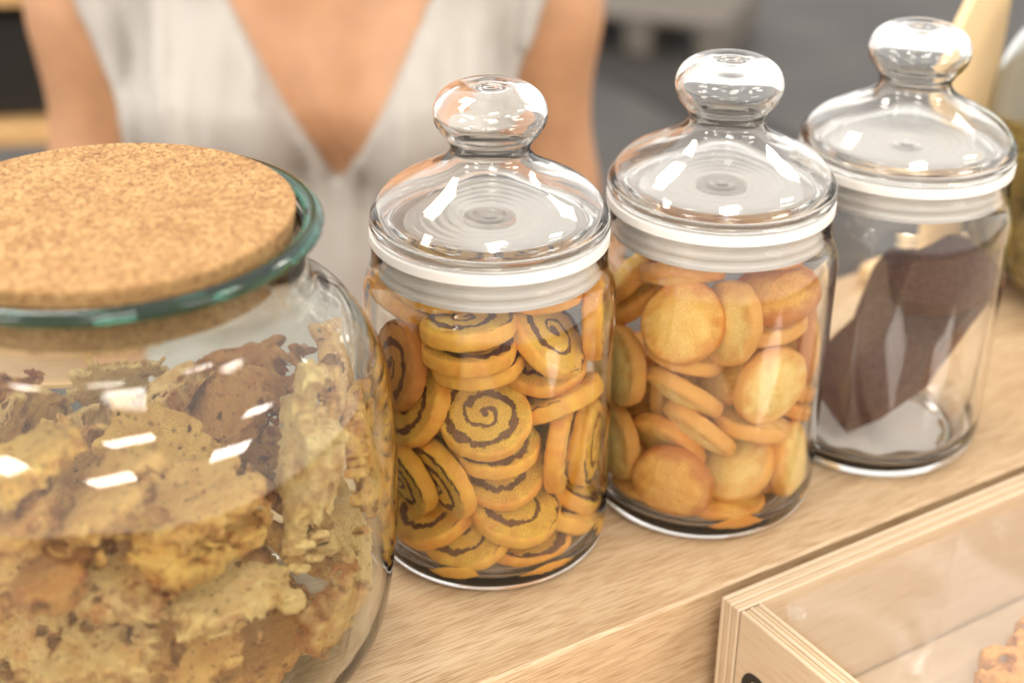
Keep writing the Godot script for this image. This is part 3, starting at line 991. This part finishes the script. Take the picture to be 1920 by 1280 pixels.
func butter_texture(s: int, pale: Color, gold: Color, brown: Color) -> Image:
	var size := 256
	var im := Image.create(size, size, false, Image.FORMAT_RGB8)
	var patch := noise(0.014, s)
	var fine := noise(0.14, s + 1, FastNoiseLite.TYPE_SIMPLEX, 3)
	var dot := noise(0.2, s + 2, FastNoiseLite.TYPE_SIMPLEX, 1)
	for y in size:
		for x in size:
			var rho := Vector2(x - size / 2.0, y - size / 2.0).length() / (size / 2.0)
			var pn := patch.get_noise_2d(x, y)
			var c := pale.lerp(gold, clampf(0.35 + 0.6 * pn + 0.25 * fine.get_noise_2d(x, y), 0.0, 1.0))
			c = c.lerp(brown, clampf(smoothstep(0.48, 0.92, rho + 0.2 * pn) * 0.85 + 0.2 * fine.get_noise_2d(x, y), 0.0, 0.85))
			var dk := dot.get_noise_2d(x, y)
			if dk > 0.45:
				c = c.lerp(brown, clampf((dk - 0.45) * 3.5, 0.0, 0.75))
			im.set_pixel(x, y, c.linear_to_srgb())
	return im

func biscuit_material(key: String, im: Image, tint: Color, bump: float) -> StandardMaterial3D:
	var m := plain(key, tint, 0.72)
	m.albedo_texture = tex(im)
	m.texture_repeat = false
	m.heightmap_enabled = true
	m.heightmap_texture = m.albedo_texture
	m.heightmap_scale = bump
	return m

func grainy(key: String, c: Color, rough: float, freq: float, contrast: float, bump: float, s := 1, metres := 0.05, mean := 0.85) -> StandardMaterial3D:
	# a colour with fine mottling, mapped on the thing's own axes
	if materials.has(key):
		return materials[key]
	var size := 256
	var im := Image.create(size, size, false, Image.FORMAT_RGB8)
	var a := noise(freq, s, FastNoiseLite.TYPE_SIMPLEX, 4)
	for y in size:
		for x in size:
			# blended with its own shifted copy so that the tile repeats without a seam
			var k := a.get_noise_2d(x, y)
			var fx := clampf((x - size * 0.8) / (size * 0.2), 0.0, 1.0)
			var fy := clampf((y - size * 0.8) / (size * 0.2), 0.0, 1.0)
			k = lerpf(lerpf(k, a.get_noise_2d(x - size, y), fx), lerpf(a.get_noise_2d(x, y - size), a.get_noise_2d(x - size, y - size), fx), fy)
			var t := clampf(1.0 + contrast * k, 0.0, 1.17)
			im.set_pixel(x, y, Color(mean * t, mean * t, mean * t))
	var l := c.srgb_to_linear() / 0.70   # the texture is 0.70 on average
	var m := plain(key, Color(minf(l.r, 1.0), minf(l.g, 1.0), minf(l.b, 1.0)).linear_to_srgb(), rough)
	m.albedo_texture = tex(im)
	m.uv1_triplanar = true
	m.uv1_scale = Vector3.ONE / metres
	if bump > 0.0:
		m.heightmap_enabled = true
		m.heightmap_texture = m.albedo_texture
		m.heightmap_scale = bump
	return m

# ------------------------------------------------------------------ jars
func jar_glass_mesh() -> ArrayMesh:
	return lathe(fillet([[0, 0.0028], [0.0415, 0.0026, 0.002], [0.0440, 0.0, 0.0015], [0.0492, 0.0, 0.004], [0.0553, 0.0075, 0.007], [0.0556, 0.1300, 0.008], [0.0513, 0.1395, 0.005], [0.0510, 0.1530, 0.0004], [0.0488, 0.1530, 0.0004],
		[0.0487, 0.1395, 0.005], [0.0533, 0.1285, 0.008], [0.0532, 0.0130, 0.009], [0.0450, 0.0066, 0.008], [0, 0.0072]]), 112)

func lid_mesh() -> ArrayMesh:
	var outer := fillet([[0, 0.1592], [0.0415, 0.1592, 0.0012], [0.0428, 0.1562, 0.0008], [0.0453, 0.1562, 0.0008], [0.0456, 0.1566, 0.0003], [0.0503, 0.1566, 0.0012], [0.0516, 0.1594, 0.0012]])
	outer.append_array(spline([[0.0516, 0.1603], [0.0510, 0.1636], [0.0490, 0.1667], [0.0460, 0.1704], [0.0415, 0.1740], [0.0340, 0.1783], [0.0265, 0.1822], [0.0205, 0.1860], [0.0173, 0.1898], [0.0169, 0.1925], [0.0188, 0.1962], [0.0221, 0.2005], [0.0237, 0.2052], [0.0232, 0.2102], [0.0205, 0.2148], [0.0150, 0.2180], [0.0085, 0.2189], [0.0045, 0.2181], [0.0020, 0.2186], [0, 0.2188]], 5))
	var inner := spline([[0, 0.2138], [0.003, 0.2140], [0.0075, 0.2158], [0.0130, 0.2150], [0.0185, 0.2120], [0.0212, 0.2082], [0.0216, 0.2050], [0.0202, 0.2014], [0.0172, 0.1973], [0.0150, 0.1935], [0.0149, 0.1898], [0.0180, 0.1847], [0.0240, 0.1804], [0.0320, 0.1762], [0.0398, 0.1718], [0.0445, 0.1683], [0.0470, 0.1655], [0.0482, 0.1625], [0.0478, 0.1606], [0.0462, 0.1596], [0.0440, 0.1612]], 5)
	for k in 60:   # the floor of the lid, pressed in faint rings
		var r := 0.0425 * (1.0 - k / 59.0)
		inner.append(Vector2(r, 0.1614 + 0.00003 * sin(r * 1500.0) * smoothstep(0.0425, 0.03, r) + 0.0005 * smoothstep(0.012, 0.0, r)))
	return merged([lathe(outer, 112), lathe(inner, 112)])

func seal_mesh() -> ArrayMesh:
	return lathe(fillet([[0.0466, 0.1388, 0.0004], [0.0480, 0.1382, 0.0005], [0.0483, 0.1405, 0.0004], [0.0476, 0.1416, 0.0004], [0.0476, 0.1432, 0.0004], [0.0484, 0.1442, 0.0004], [0.0484, 0.1455, 0.0004], [0.0476, 0.1465, 0.0004], [0.0476, 0.1480, 0.0004], [0.0484, 0.1490, 0.0004], [0.0482, 0.1535, 0.0004],
		[0.05125, 0.1535], [0.05125, 0.1516], [0.0516, 0.1516, 0.0002], [0.0516, 0.1561, 0.0005], [0.0462, 0.1558, 0.0004], [0.0466, 0.1388]]), 112, true)

func stopper_mesh(hole: float) -> ArrayMesh:
	var p := PackedVector2Array()
	if hole > 0.0:
		p.append(Vector2(hole, 0.1575))
	p.append(Vector2(hole, 0.1568))
	p.append(Vector2(0.036, 0.1568))
	for k in 91:
		var r := lerpf(0.036, hole, k / 90.0)
		p.append(Vector2(r, 0.1579 + 0.00002 * sin(r * 1350.0)))
	return lathe(p, 96, hole > 0.0)

func big_glass_mesh() -> ArrayMesh:
	return lathe(spline([[0, 0.0035], [0.03, 0.0034], [0.055, 0.0028], [0.062, 0.0006], [0.068, 0.0003], [0.074, 0.0030], [0.083, 0.0100], [0.091, 0.0200], [0.0965, 0.0330], [0.1005, 0.0630], [0.1015, 0.0850], [0.1013, 0.1080], [0.1000, 0.1274], [0.0962, 0.1420], [0.0880, 0.1562], [0.0795, 0.1640], [0.0730, 0.1705], [0.0708, 0.1780], [0.0708, 0.1860], [0.0711, 0.1918], [0.0702, 0.1928], [0.0690, 0.1920],
		[0.0680, 0.1890], [0.0670, 0.1840], [0.0668, 0.1780], [0.0694, 0.1690], [0.0760, 0.1615], [0.0845, 0.1535], [0.0924, 0.1400], [0.0961, 0.1260], [0.0973, 0.1070], [0.0975, 0.0850], [0.0965, 0.0640], [0.0925, 0.0360], [0.0870, 0.0240], [0.0790, 0.0150], [0.0660, 0.0095], [0.04, 0.0085], [0, 0.0085]], 5), 128)

func big_rim_mesh() -> ArrayMesh:
	var p := PackedVector2Array()
	for k in 32:   # a rolled bead of thick green glass
		var a := TAU * k / 32.0
		p.append(Vector2(0.0740 + 0.0038 * cos(a), 0.1962 + 0.0030 * sin(a)))
	return lathe(p, 128, true)

func cookie_jar(at: Vector3, label: String) -> Node3D:
	var t := thing("glass_jar", label, "jar", Transform3D(Basis(), at), "clear glass jars with knob lids")
	if not materials.has("jar_mesh"):
		materials["jar_mesh"] = [jar_glass_mesh(), lid_mesh(), seal_mesh()]
	var ms: Array = materials["jar_mesh"]
	put("body", ms[0], glass("clear_glass", Color(0.995, 0.995, 0.99)), t)
	var lid := put("lid", ms[1], glass("clear_glass", Color.WHITE), t)
	lid.set_meta("label", "hollow blown glass lid with a round knob")
	put("seal", ms[2], materials["seal"], lid).set_meta("label", "milky plastic sealing ring with ribs")
	put("stopper_disc", stopper_mesh(0.0 if at == JAR_SPOTS[2] else 0.0115), materials["stopper"], lid).set_meta("label", "milky plastic disc with pressed rings under the lid")
	return t

func cork_jar(at: Vector3, turn: float, label: String) -> Node3D:
	var t := thing("cork_jar", label, "jar", Transform3D(Basis(Vector3.UP, turn), at), "green glass jars with cork lids")
	if not materials.has("big_mesh"):
		materials["big_mesh"] = [big_glass_mesh(), lathe(fillet([[0, 0.1795], [0.0642, 0.1795, 0.001], [0.0682, 0.2030, 0.0016], [0, 0.2030]]), 128), big_rim_mesh()]
	put("body", materials["big_mesh"][0], materials["green_glass"], t)
	put("rim", materials["big_mesh"][2], materials["green_rim_glass"], t).set_meta("label", "rolled rim bead of thick dark green glass")
	put("cork_lid", materials["big_mesh"][1], materials["cork"], t)
	return t

# ------------------------------------------------------------------ biscuits
func biscuit_mesh(radius: float, thick: float, dome: float, s: int) -> ArrayMesh:
	# a round biscuit; uv run outwards from the middle of each face to the middle of the rim
	var out := noise(0.9, s, FastNoiseLite.TYPE_SIMPLEX_SMOOTH, 2)
	var lump := noise(190.0, s + 5, FastNoiseLite.TYPE_SIMPLEX_SMOOTH, 3)
	var v := PackedVector3Array()
	var n := PackedVector3Array()
	var uv := PackedVector2Array()
	var idx := PackedInt32Array()
	var segs := 56
	var prof := PackedVector2Array()
	var e := thick / 2.0
	var flat := radius - e
	for k in 11:
		prof.append(Vector2(flat * k / 10.0, e + dome * (1.0 - pow(k / 10.0, 2.0))))
	for k in range(1, 13):
		var a := PI * k / 12.0
		prof.append(Vector2(flat + e * 0.98 * pow(maxf(sin(a), 0.0), 0.62), e * signf(cos(a)) * pow(absf(cos(a)), 0.72)))
	for k in range(1, 11):
		prof.append(Vector2(flat * (1.0 - k / 10.0), -e))
	var total := flat + PI / 2.0 * e
	var rows := prof.size()
	for i in rows:
		var rho := 0.0
		if i <= 10:
			rho = flat * i / 10.0
		elif i <= 16:
			rho = flat + PI / 2.0 * e * (i - 10) / 6.0
		elif i <= 22:
			rho = flat + PI / 2.0 * e * (22 - i) / 6.0
		else:
			rho = flat * (rows - 1 - i) / 10.0
		for j in segs + 1:
			var a := TAU * j / segs
			var dir := Vector2(cos(a), sin(a))
			var grow := 1.0 + 0.035 * out.get_noise_2d(dir.x * 1.3, dir.y * 1.3)
			var p := Vector3(prof[i].x * dir.x * grow, prof[i].y, prof[i].x * dir.y * grow)
			p += Vector3(0, 0.0006 * lump.get_noise_3dv(p) * signf(prof[i].y), 0)
			v.append(p)
			uv.append(Vector2(0.5, 0.5) + dir * 0.49 * rho / total)
	n.resize(v.size())
	for i in rows - 1:
		for j in segs:
			var a := i * (segs + 1) + j
			var b := a + segs + 1
			idx.append_array([a, a + 1, b, a + 1, b + 1, b])
			var fn := (v[b + 1] - v[a]).cross(v[b] - v[a + 1])
			if fn.dot(v[a] + v[b + 1]) < 0.0:
				fn = -fn
			for k in [a, a + 1, b, b + 1]:
				n[k] += fn
	for i in rows:   # close the seam and the poles
		var s0 := n[i * (segs + 1)] + n[i * (segs + 1) + segs]
		n[i * (segs + 1)] = s0
		n[i * (segs + 1) + segs] = s0
	for j in segs + 1:
		n[j] = Vector3.UP
		n[(rows - 1) * (segs + 1) + j] = Vector3.DOWN
	for k in n.size():
		n[k] = n[k].normalized()
	return mesh_of(v, n, idx, uv)

func pose(row: Array) -> Transform3D:
	return Transform3D(Basis(Quaternion(row[3], row[4], row[5], row[6]).normalized()), Vector3(row[0], row[1], row[2]))

func how_it_lies(b: Basis, y: float) -> String:
	var up := absf(b.y.y)
	var lie := "lying flat" if up > 0.80 else ("leaning" if up > 0.45 else "standing on edge")
	var layer := "on the jar floor" if y < 0.022 else ("low down" if y < 0.055 else ("halfway up" if y < 0.09 else ("high up" if y < 0.118 else "just under the lid")))
	return lie + " " + layer

func crumb_color(p: Vector3, crust: bool, mottle: FastNoiseLite, spots: FastNoiseLite, tone: float) -> Color:
	var a := mottle.get_noise_3dv(p)
	var b := spots.get_noise_3dv(p)
	var c: Color
	if crust:
		c = lin(252, 218, 146).lerp(lin(222, 164, 90), clampf(0.38 + 0.7 * a + tone, 0.0, 1.0))
		if b > 0.36:
			c = c.lerp(lin(140, 88, 50), clampf((b - 0.36) * 2.6, 0.0, 0.7))
	else:
		c = lin(252, 216, 144).lerp(lin(186, 116, 58), clampf(0.42 + 0.9 * a + tone, 0.0, 1.0))
		if b > 0.40:
			c = c.lerp(lin(126, 78, 46), clampf((b - 0.40) * 2.4, 0.0, 0.7))
	return c

func shard_mesh(s: int, size: Vector3) -> ArrayMesh:
	# a broken piece of airy crispbread: an uneven slab with bubbles bitten out of it
	var cell := 0.001
	var nx := int(size.x * 1.18 / cell) + 6
	var ny := int(size.y * 1.75 / cell) + 6
	var nz := int(size.z * 1.18 / cell) + 6
	var org := -Vector3(nx - 1, ny - 1, nz - 1) * cell / 2.0
	var f := PackedFloat32Array()
	f.resize(nx * ny * nz)
	var bit := PackedByteArray()
	bit.resize(nx * ny * nz)
	var outl := noise(40.0, s, FastNoiseLite.TYPE_SIMPLEX, 5)
	var bend := noise(13.0, s + 1, FastNoiseLite.TYPE_SIMPLEX_SMOOTH, 2)
	var rough := noise(260.0, s + 2, FastNoiseLite.TYPE_SIMPLEX, 3)
	var rng := RandomNumberGenerator.new()
	rng.seed = s * 77 + 5
	var a := size.x / 2.0
	var b := size.z / 2.0
	var amount := minf(a, b)
	var cut := Vector2.from_angle(rng.randf() * TAU)
	for z in nz:
		for x in nx:
			var px := org.x + x * cell
			var pz := org.z + z * cell
			var o := outl.get_noise_2d(px, pz)
			var d_out := (pow(pow(absf(px / a), 2.6) + pow(absf(pz / b), 2.6), 1.0 / 2.6) - 0.95 + 0.40 * o) * amount
			d_out = maxf(d_out, (px * cut.x + pz * cut.y) - amount * 0.72 + 0.006 * outl.get_noise_2d(pz * 2.0, px * 2.0))
			var by := 0.0065 * bend.get_noise_2d(px, pz)
			var half := size.y * 0.5 * (0.90 + 0.25 * bend.get_noise_2d(px + 3.0, pz))
			for y in ny:
				var py := org.y + y * cell
				var d_th := absf(py - by) - half
				var d := maxf(d_out, d_th)
				if absf(d) < 0.006:
					d += 0.0007 * rough.get_noise_3d(px, py, pz)
					if absf(d_out - d_th) < 0.003:
						d += (0.003 - absf(d_out - d_th)) * 0.25
				var i := (z * ny + y) * nx + x
				f[i] = d
				bit[i] = 1 if d_out > d_th - 0.0006 else 0
	for k in int(40 + size.x * size.z * 24000):
		var c := Vector3(rng.randf_range(-a, a), rng.randf_range(-size.y, size.y) * 0.42, rng.randf_range(-b, b))
		if rng.randf() < 0.55:   # more of them along the broken rim
			var w := rng.randf() * TAU
			c = Vector3(cos(w) * a * rng.randf_range(0.7, 0.96), rng.randf_range(-size.y, size.y) * 0.34, sin(w) * b * rng.randf_range(0.7, 0.96))
		var r := rng.randf_range(0.0011, 0.0026) if rng.randf() < 0.80 else rng.randf_range(0.0030, 0.0055)
		if absf(c.y) > size.y * 0.30:
			r = minf(r, 0.0022)
		var st := Vector3(rng.randf_range(0.7, 1.5), rng.randf_range(0.7, 1.1), rng.randf_range(0.7, 1.5))
		var lo := ((c - Vector3.ONE * r * 1.9 - org) / cell).floor()
		var hi := ((c + Vector3.ONE * r * 1.9 - org) / cell).ceil()
		for z in range(maxi(1, int(lo.z)), mini(nz - 1, int(hi.z))):
			for y in range(maxi(1, int(lo.y)), mini(ny - 1, int(hi.y))):
				for x in range(maxi(1, int(lo.x)), mini(nx - 1, int(hi.x))):
					var p := org + Vector3(x, y, z) * cell - c
					var d := r - (p / st).length()
					var i := (z * ny + y) * nx + x
					if d > f[i]:
						f[i] = d
						bit[i] = 1
	var tone := rng.randf_range(-0.38, 0.42)
	return nets(f, nx, ny, nz, cell, org, bit, s, tone)


# ------------------------------------------------------------------ the person behind the counter
class Field:
	var nx: int
	var ny: int
	var nz: int
	var cell: float
	var org: Vector3
	var sum := PackedFloat32Array()
	var sharp: float

	func _init(lo: Vector3, hi: Vector3, c: float, k: float) -> void:
		cell = c
		org = lo
		sharp = k
		nx = int((hi.x - lo.x) / c) + 2
		ny = int((hi.y - lo.y) / c) + 2
		nz = int((hi.z - lo.z) / c) + 2
		sum.resize(nx * ny * nz)

	func bone(a: Vector3, b: Vector3, ra: float, rb: float, flat := 1.0) -> void:
		# a tapered capsule; flat > 1 makes it thinner from front to back
		var m := maxf(ra, rb) + 7.0 / sharp
		var lo := ((a.min(b) - Vector3.ONE * m - org) / cell).floor()
		var hi := ((a.max(b) + Vector3.ONE * m - org) / cell).ceil()
		var ab := b - a
		var l2 := maxf(ab.length_squared(), 1e-9)
		for z in range(maxi(0, int(lo.z)), mini(nz, int(hi.z) + 1)):
			for y in range(maxi(0, int(lo.y)), mini(ny, int(hi.y) + 1)):
				for x in range(maxi(0, int(lo.x)), mini(nx, int(hi.x) + 1)):
					var p := org + Vector3(x, y, z) * cell
					var t := clampf((p - a).dot(ab) / l2, 0.0, 1.0)
					var d := p - (a + ab * t)
					d.z *= flat
					var e := d.length() - lerpf(ra, rb, t)
					if e < 7.0 / sharp:
						sum[(z * ny + y) * nx + x] += exp(-sharp * e)

	func field() -> PackedFloat32Array:
		var f := PackedFloat32Array()
		f.resize(sum.size())
		for i in sum.size():
			f[i] = -log(sum[i]) / sharp if sum[i] > 1e-4 else 8.0 / sharp
		return f

func torso_bones(b: Field) -> void:
	b.bone(Vector3(-0.075, 0.92, -0.01), Vector3(0.075, 0.92, -0.01), 0.105, 0.105, 1.15)
	b.bone(Vector3(-0.035, 1.04, 0), Vector3(0.035, 1.04, 0), 0.085, 0.085, 1.15)
	b.bone(Vector3(-0.050, 1.17, -0.01), Vector3(0.050, 1.17, -0.01), 0.092, 0.092, 1.2)
	b.bone(Vector3(-0.065, 1.27, -0.015), Vector3(0.065, 1.27, -0.015), 0.085, 0.085, 1.25)
	b.bone(Vector3(-0.125, 1.365, -0.02), Vector3(0.125, 1.365, -0.02), 0.052, 0.052, 1.1)
	for s in [-1.0, 1.0]:
		b.bone(Vector3(s * 0.074, 1.165, 0.060), Vector3(s * 0.066, 1.24, 0.045), 0.056, 0.032)

func arm_bones(b: Field) -> void:
	for s in [-1.0, 1.0]:
		b.bone(Vector3(s * 0.160, 1.35, -0.02), Vector3(s * 0.178, 1.22, -0.015), 0.050, 0.042)
		b.bone(Vector3(s * 0.178, 1.22, -0.015), Vector3(s * 0.186, 1.06, -0.005), 0.042, 0.036)
		b.bone(Vector3(s * 0.186, 1.06, -0.005), Vector3(s * 0.182, 0.83, 0.070), 0.036, 0.025)

func hand_mesh(s: float) -> ArrayMesh:
	var w := Vector3(s * 0.182, 0.83, 0.070)
	var b := Field.new(w + Vector3(-0.07, -0.21, -0.05), w + Vector3(0.07, 0.05, 0.10), 0.0042, 220.0)
	b.bone(w + Vector3(0, 0.03, -0.006), w + Vector3(0, -0.02, 0.006), 0.024, 0.023)
	for k in 4:   # palm, then index to little finger
		var z := 0.034 - k * 0.020
		b.bone(w + Vector3(0, -0.015, z * 0.6), w + Vector3(0, -0.085, z + 0.012), 0.014, 0.012)
		var l: float = [0.070, 0.078, 0.072, 0.056][k]
		var a := w + Vector3(0, -0.085, z + 0.012)
		var c := a + Vector3(-s * 0.006, -l * 0.5, 0.004)
		b.bone(a, c, 0.0095, 0.0088)
		b.bone(c, c + Vector3(-s * 0.016, -l * 0.5, 0.003), 0.0088, 0.0074)
	var th := w + Vector3(-s * 0.006, -0.030, 0.036)
	b.bone(w + Vector3(0, -0.012, 0.020), th, 0.015, 0.012)
	b.bone(th, th + Vector3(-s * 0.010, -0.032, 0.016), 0.011, 0.010)
	b.bone(th + Vector3(-s * 0.010, -0.032, 0.016), th + Vector3(-s * 0.014, -0.058, 0.016), 0.010, 0.008)
	return nets(b.field(), b.nx, b.ny, b.nz, b.cell, b.org)

func person(at: Vector3, turn: float) -> void:
	var t := thing("person", "person in a white sleeveless V-neck top standing behind the counter", "person", Transform3D(Basis(Vector3.UP, turn), at))
	var skin := grainy("skin", Color(0.735, 0.555, 0.415), 0.5, 0.03, 0.07, 0.0, 3, 0.35)
	var b := Field.new(Vector3(-0.28, -0.02, -0.17), Vector3(0.28, 1.50, 0.22), 0.0115, 60.0)
	torso_bones(b)
	arm_bones(b)
	b.bone(Vector3(0, 1.37, -0.025), Vector3(0, 1.50, -0.005), 0.056, 0.050)
	for s in [-1.0, 1.0]:
		b.bone(Vector3(s * 0.085, 0.88, -0.01), Vector3(s * 0.088, 0.48, 0), 0.092, 0.056)
		b.bone(Vector3(s * 0.088, 0.48, 0), Vector3(s * 0.088, 0.30, -0.015), 0.054, 0.052)
		b.bone(Vector3(s * 0.088, 0.30, -0.015), Vector3(s * 0.088, 0.08, -0.02), 0.050, 0.034)
		b.bone(Vector3(s * 0.088, 0.042, -0.045), Vector3(s * 0.100, 0.030, 0.135), 0.040, 0.028)
	var h := Field.new(Vector3(-0.13, 1.42, -0.15), Vector3(0.13, 1.73, 0.16), 0.0058, 120.0)
	h.bone(Vector3(0, 1.40, -0.02), Vector3(0, 1.52, -0.005), 0.052, 0.050)
	h.bone(Vector3(0, 1.610, -0.015), Vector3(0, 1.595, 0.025), 0.088, 0.076)
	h.bone(Vector3(0, 1.545, 0.035), Vector3(0, 1.522, 0.055), 0.054, 0.034)
	h.bone(Vector3(0, 1.592, 0.100), Vector3(0, 1.566, 0.116), 0.009, 0.012)
	h.bone(Vector3(-0.016, 1.536, 0.086), Vector3(0.016, 1.536, 0.086), 0.010, 0.010)
	for s in [-1.0, 1.0]:
		h.bone(Vector3(s * 0.018, 1.612, 0.090), Vector3(s * 0.046, 1.612, 0.078), 0.011, 0.010)
		h.bone(Vector3(s * 0.086, 1.600, 0.0), Vector3(s * 0.088, 1.560, 0.006), 0.013, 0.009)
		h.bone(Vector3(s * 0.040, 1.565, 0.066), Vector3(s * 0.046, 1.575, 0.050), 0.024, 0.024)
	var body := merged([nets(b.field(), b.nx, b.ny, b.nz, b.cell, b.org), nets(h.field(), h.nx, h.ny, h.nz, h.cell, h.org), hand_mesh(-1.0), hand_mesh(1.0)])
	put("body", body, skin, t)
	for s in [-1.0, 1.0]:
		var eye := SphereMesh.new()
		eye.radius = 0.0125
		eye.height = 0.025
		put("eye", eye, plain("eye_white", Color(0.85, 0.83, 0.80), 0.2), t, Transform3D(Basis(), Vector3(s * 0.032, 1.596, 0.079)))
	var hair := Field.new(Vector3(-0.15, 1.36, -0.18), Vector3(0.15, 1.76, 0.12), 0.009, 90.0)
	hair.bone(Vector3(0, 1.628, -0.028), Vector3(0, 1.628, 0.004), 0.100, 0.092)
	hair.bone(Vector3(0, 1.58, -0.055), Vector3(0, 1.44, -0.075), 0.088, 0.060, 1.2)
	put("hair", nets(hair.field(), hair.nx, hair.ny, hair.nz, hair.cell, hair.org), grainy("hair", Color(0.20, 0.13, 0.09), 0.5, 0.1, 0.3, 0.0, 6, 0.05), t)
	# the top: the body's own shape a little larger, cut by the neckline, the armholes and the hem
	var c := Field.new(Vector3(-0.26, 0.74, -0.19), Vector3(0.26, 1.46, 0.22), 0.0085, 60.0)
	torso_bones(c)
	arm_bones(c)
	var f := c.field()
	var fold := noise(1.0, 21, FastNoiseLite.TYPE_SIMPLEX_SMOOTH, 3)
	for z in c.nz:
		for y in c.ny:
			for x in c.nx:
				var p := c.org + Vector3(x, y, z) * c.cell
				var i := (z * c.ny + y) * c.nx + x
				if f[i] > 0.08:
					continue
				var lean := p.x * (1.0 - 0.9 * (p.y - 1.1))
				var d := f[i] - 0.012 - 0.013 * fold.get_noise_2d(lean * 24.0, p.y * 2.0) - 0.005 * fold.get_noise_2d(lean * 70.0, p.y * 3.0 + 9.0)
				var side := (absf(p.x) - (0.150 + 0.36 * maxf(p.y - 1.16, 0.0))) / 1.06
				d = maxf(d, side)
				var vee := (absf(p.x - 0.016) - 0.49 * (p.y - 1.100)) / 1.11
				if p.z > -0.02:
					d = maxf(d, -vee)
				elif p.y > 1.36:
					d = maxf(d, 0.07 - absf(p.x))
				d = maxf(d, 0.80 - p.y)
				f[i] = d
	put("top", nets(f, c.nx, c.ny, c.nz, c.cell, c.org), materials["linen"], t).set_meta("label", "white linen V-neck top with soft folds")
	var trousers := Field.new(Vector3(-0.24, 0.06, -0.17), Vector3(0.24, 1.02, 0.17), 0.0125, 60.0)
	trousers.bone(Vector3(-0.075, 0.92, -0.01), Vector3(0.075, 0.92, -0.01), 0.110, 0.110, 1.15)
	for s in [-1.0, 1.0]:
		trousers.bone(Vector3(s * 0.085, 0.88, -0.01), Vector3(s * 0.090, 0.48, 0), 0.102, 0.076)
		trousers.bone(Vector3(s * 0.090, 0.48, 0), Vector3(s * 0.090, 0.14, -0.015), 0.076, 0.070)
	put("trousers", nets(trousers.field(), trousers.nx, trousers.ny, trousers.nz, trousers.cell, trousers.org), grainy("trouser_cloth", Color(0.72, 0.68, 0.62), 0.85, 0.2, 0.1, 0.0, 8, 0.05), t)
